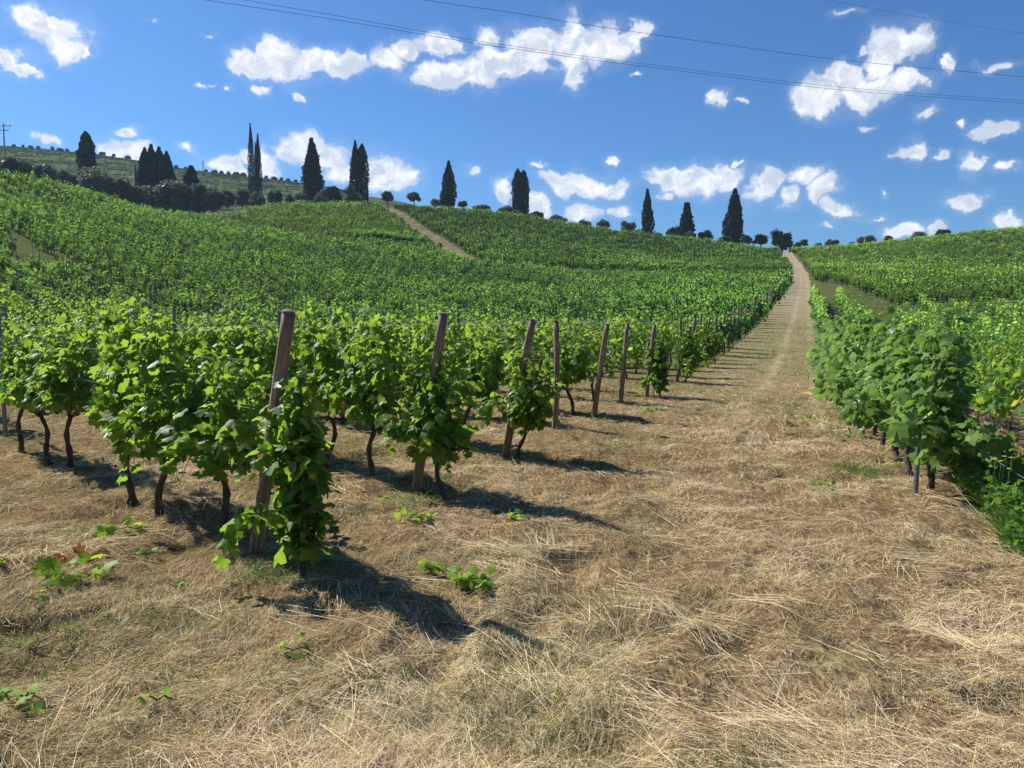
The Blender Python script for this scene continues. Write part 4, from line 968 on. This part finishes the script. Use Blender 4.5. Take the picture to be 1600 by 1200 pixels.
tag(link('grass', acc.mesh('grass', [M['grass']])), 'short green grass growing through the dry straw', kind='stuff')
# weeds in the hollow on the right
WP = np.array([hit(*p)[:2] for p in [(1484,728),(1506,762),(1540,812),(1600,880),(1720,985),(2100,1000),(2000,860),(1700,765),(1560,728)]])
acc = Acc(); n = 150000; x = rng.uniform(WP[:, 0].min(), WP[:, 0].max(), n); y = rng.uniform(WP[:, 1].min(), WP[:, 1].max(), n)
ok = in_poly(x+.12*vnoise(x*4, y*4, 3), y, WP) & (rng.random(n) < np.clip(.85+fbm(x, y, .6, 2, 91)*1.2, 0, 1)); x, y = x[ok], y[ok]; n = len(x); print('weeds', n)
edge_f = .75
hgt = (.15+.50*rng.random(n))*edge_f*(.8+fbm(x, y, .7, 2, 95)); z = gz(x, y)+hgt*rng.random(n)
P = np.column_stack([x, y, z]); cards(acc, P, unit(rng.normal(0, 1, (n, 3))+[0, 0, .5]), unit(rng.normal(0, .6, (n, 3))+[0, 0, .8]), rng.uniform(.03, .08, n), QT*np.array([1, .8, 1]), QF, 4, rng.random(n)*.7)
m_ = 9000; id_ = rng.integers(0, n, m_); ribbons(acc, x[id_], y[id_], rng.uniform(.15, .5, m_), np.full(m_, .007), rng.random(m_)*6.28, rng.uniform(.7, .98, m_), rng.random(m_)*.6)
tag(link('weeds', acc.mesh('weeds', [M['weed']])), 'dark green weeds filling the hollow at the right edge', kind='stuff')
for k, (fx, fy) in enumerate([(1540,778),(1555,790),(1568,795),(1578,780),(1585,785),(1588,755),(1578,755),(1560,790),(1570,803),(1545,800),(1592,790),(1598,760)]):
    c = hit(fx, fy+12); root = link('yellow_flower', None, None, (c[0], c[1], zl(c[0], c[1]))); H_ = .42+.14*rng.random()
    acc = Acc(); tube(acc, np.array([(0, 0, 0), (.02, .01, H_*.5), (.03, 0, H_)]), .003, 4); link('stem', acc.mesh('stem', [M['weed']]), root)
    acc = Acc(); q_ = 9; a_ = np.arange(q_)/q_*6.28; U = np.column_stack([np.cos(a_), np.sin(a_), np.full(q_, .15)])
    cards(acc, np.tile([.03, 0, H_], (q_, 1)), U, np.tile([0, 0, 1.], (q_, 1))+.01, .026, QT*np.array([1, .8, 1]), QF, 4, rng.random(q_)); link('petals', acc.mesh('petals', [M['flower']]), root)
    tag(root, 'small yellow-orange flower among the dark weeds at the right edge', 'flower', 'yellow flowers in the weeds')
# cut shoots lying on the ground
def cutting(px, py, size, lab, m='vine', nl=14, ls=.09, elong=1.8, varb=.45):
    c = hit(px, py); root = link('cut_vine_shoot', None, None, (c[0], c[1], zl(c[0], c[1])+.02)); w = size/F*c[1]/2
    a_ = rng.random()*.6-.3; acc = Acc(); tt = np.linspace(-1, 1, 7)
    st = np.column_stack([tt*w*math.cos(a_), tt*w*math.sin(a_), .02+.01*np.sin(tt*5)]); ac = Acc(); tube(ac, st, .004, 5); link('stem', ac.mesh('stem', [M['shoot']]), root)
    t2 = rng.uniform(-1, 1, nl); ls = ls*.8; nl = int(nl*1.3); t2 = rng.uniform(-1, 1, nl); P = np.column_stack([t2*w*math.cos(a_), t2*w*math.sin(a_)+rng.normal(0, w/elong, nl), .015+.04*rng.random(nl)])
    U = unit(rng.normal(0, 1, (nl, 3))*[1, 1, .35]); Nn = unit(rng.normal(0, .5, (nl, 3))+[0, 0, 1.])
    cards(acc, P, U, Nn, ls*(.6+.7*rng.random(nl)), *LOB[:2], LOB[2], np.clip(varb+.4*rng.random(nl), 0, 1)); link('leaves', acc.mesh('leaves', [M[m]]), root)
    tag(root, lab, 'vine cutting', 'vine cuttings lying on the straw')
for a_ in [(108,915,95,'wilting cut shoot with large leaves on the straw at the lower left','vine',13,.12),
 (192,838,52,'bright cut leaves on straw in front of the nearest row trunks','vine',9,.10),(652,817,50,'flat rosette of green leaves below the second end post','vine',16,.07),
 (735,925,62,'leafy cut shoot at the tip of the nearest vine shadow','vine',20,.09),(676,903,30,'few green leaves just left of the shoot in the shadow tip','vine',8,.07),
 (812,817,26,'small green cutting right of the second post shadow','vine',8,.06),(465,1022,45,'narrow green sprig low on the left of the foreground','vine',8,.05),
 (50,1112,40,'pale upturned leaves near the lower left corner','bigvine',5,.09),(8,1112,22,'pale leaf at the very left edge low down','bigvine',3,.08),(252,1114,36,'pale narrow leaf scrap in the lower left straw','bigvine',3,.06),
 (6,888,18,'small green leaf at the left edge of the straw','vine',3,.07),(60,938,30,'few dull green leaves just below the wilting shoot','vine',4,.05),(232,868,34,'small green sprig between post and cut leaves','vine',6,.05),
 (278,918,22,'single dark green leaf on the straw left of post','vine',3,.06),(600,789,20,'tiny bright sprig left of the second post','vine',5,.05),(376,748,40,'cut leaves lying under the nearest vine row','vine',10,.08),
 (1252,660,44,'dark green shoot lying on the path beside the hedge row','bigvine',10,.09),(1281,759,30,'small pale leaf cutting on the path below the hedge end','bigvine',6,.07),
 (1240,632,40,'strewn leaves across the path midway up','bigvine',12,.07),(1310,642,60,'leafy litter along the right border of the path','bigvine',16,.08),
 (1225,552,50,'thin scatter of leaves far along the path','bigvine',12,.10),(1260,585,60,'scattered leaves on the path beside the far hedge','bigvine',14,.10),(1322,690,30,'upright sprig between path and hedge row','bigvine',6,.08),
 (1020,645,40,'bright green leaves at the foot of the seventh post','vine',12,.09)]:
    cutting(*a_[:4], a_[4], a_[5], a_[6])
cutting(1262, 682, 80, 'rusty brown dried fern frond on the path', 'drybrown', 30, .07, 4)
cutting(128, 872, 60, 'brown shrivelled leaves on straw at the left', 'drybrown', 18, .08)

# ---------------------------------------------------------------- air
hm = bpy.data.materials.new('haze'); hm.use_nodes = True; t = NT(hm.node_tree); t.n.clear()
vo = t.node('ShaderNodeVolumePrincipled'); vo.inputs['Color'].default_value = (.55, .75, 1, 1); vo.inputs['Density'].default_value = .00016
vo.inputs['Anisotropy'].default_value = .2
ho = t.node('ShaderNodeOutputMaterial'); t.l.new(vo.outputs[0], ho.inputs['Volume'])
acc = Acc(); zb = float(Z.min())-3; zb = min(zb, float(HZ.min())-1); zt_ = 175.; hw = float(rr[-1])+40
box(acc, (0, 0, (zb+zt_)/2), (2*hw, 2*hw, zt_-zb))
tag(link('haze', acc.mesh('haze', [hm])), 'thin summer haze in the air over the valley', kind='stuff')
print('haze', zb, zt_, hw, 'top', max(float(Z.max()), float(HZ.max())))
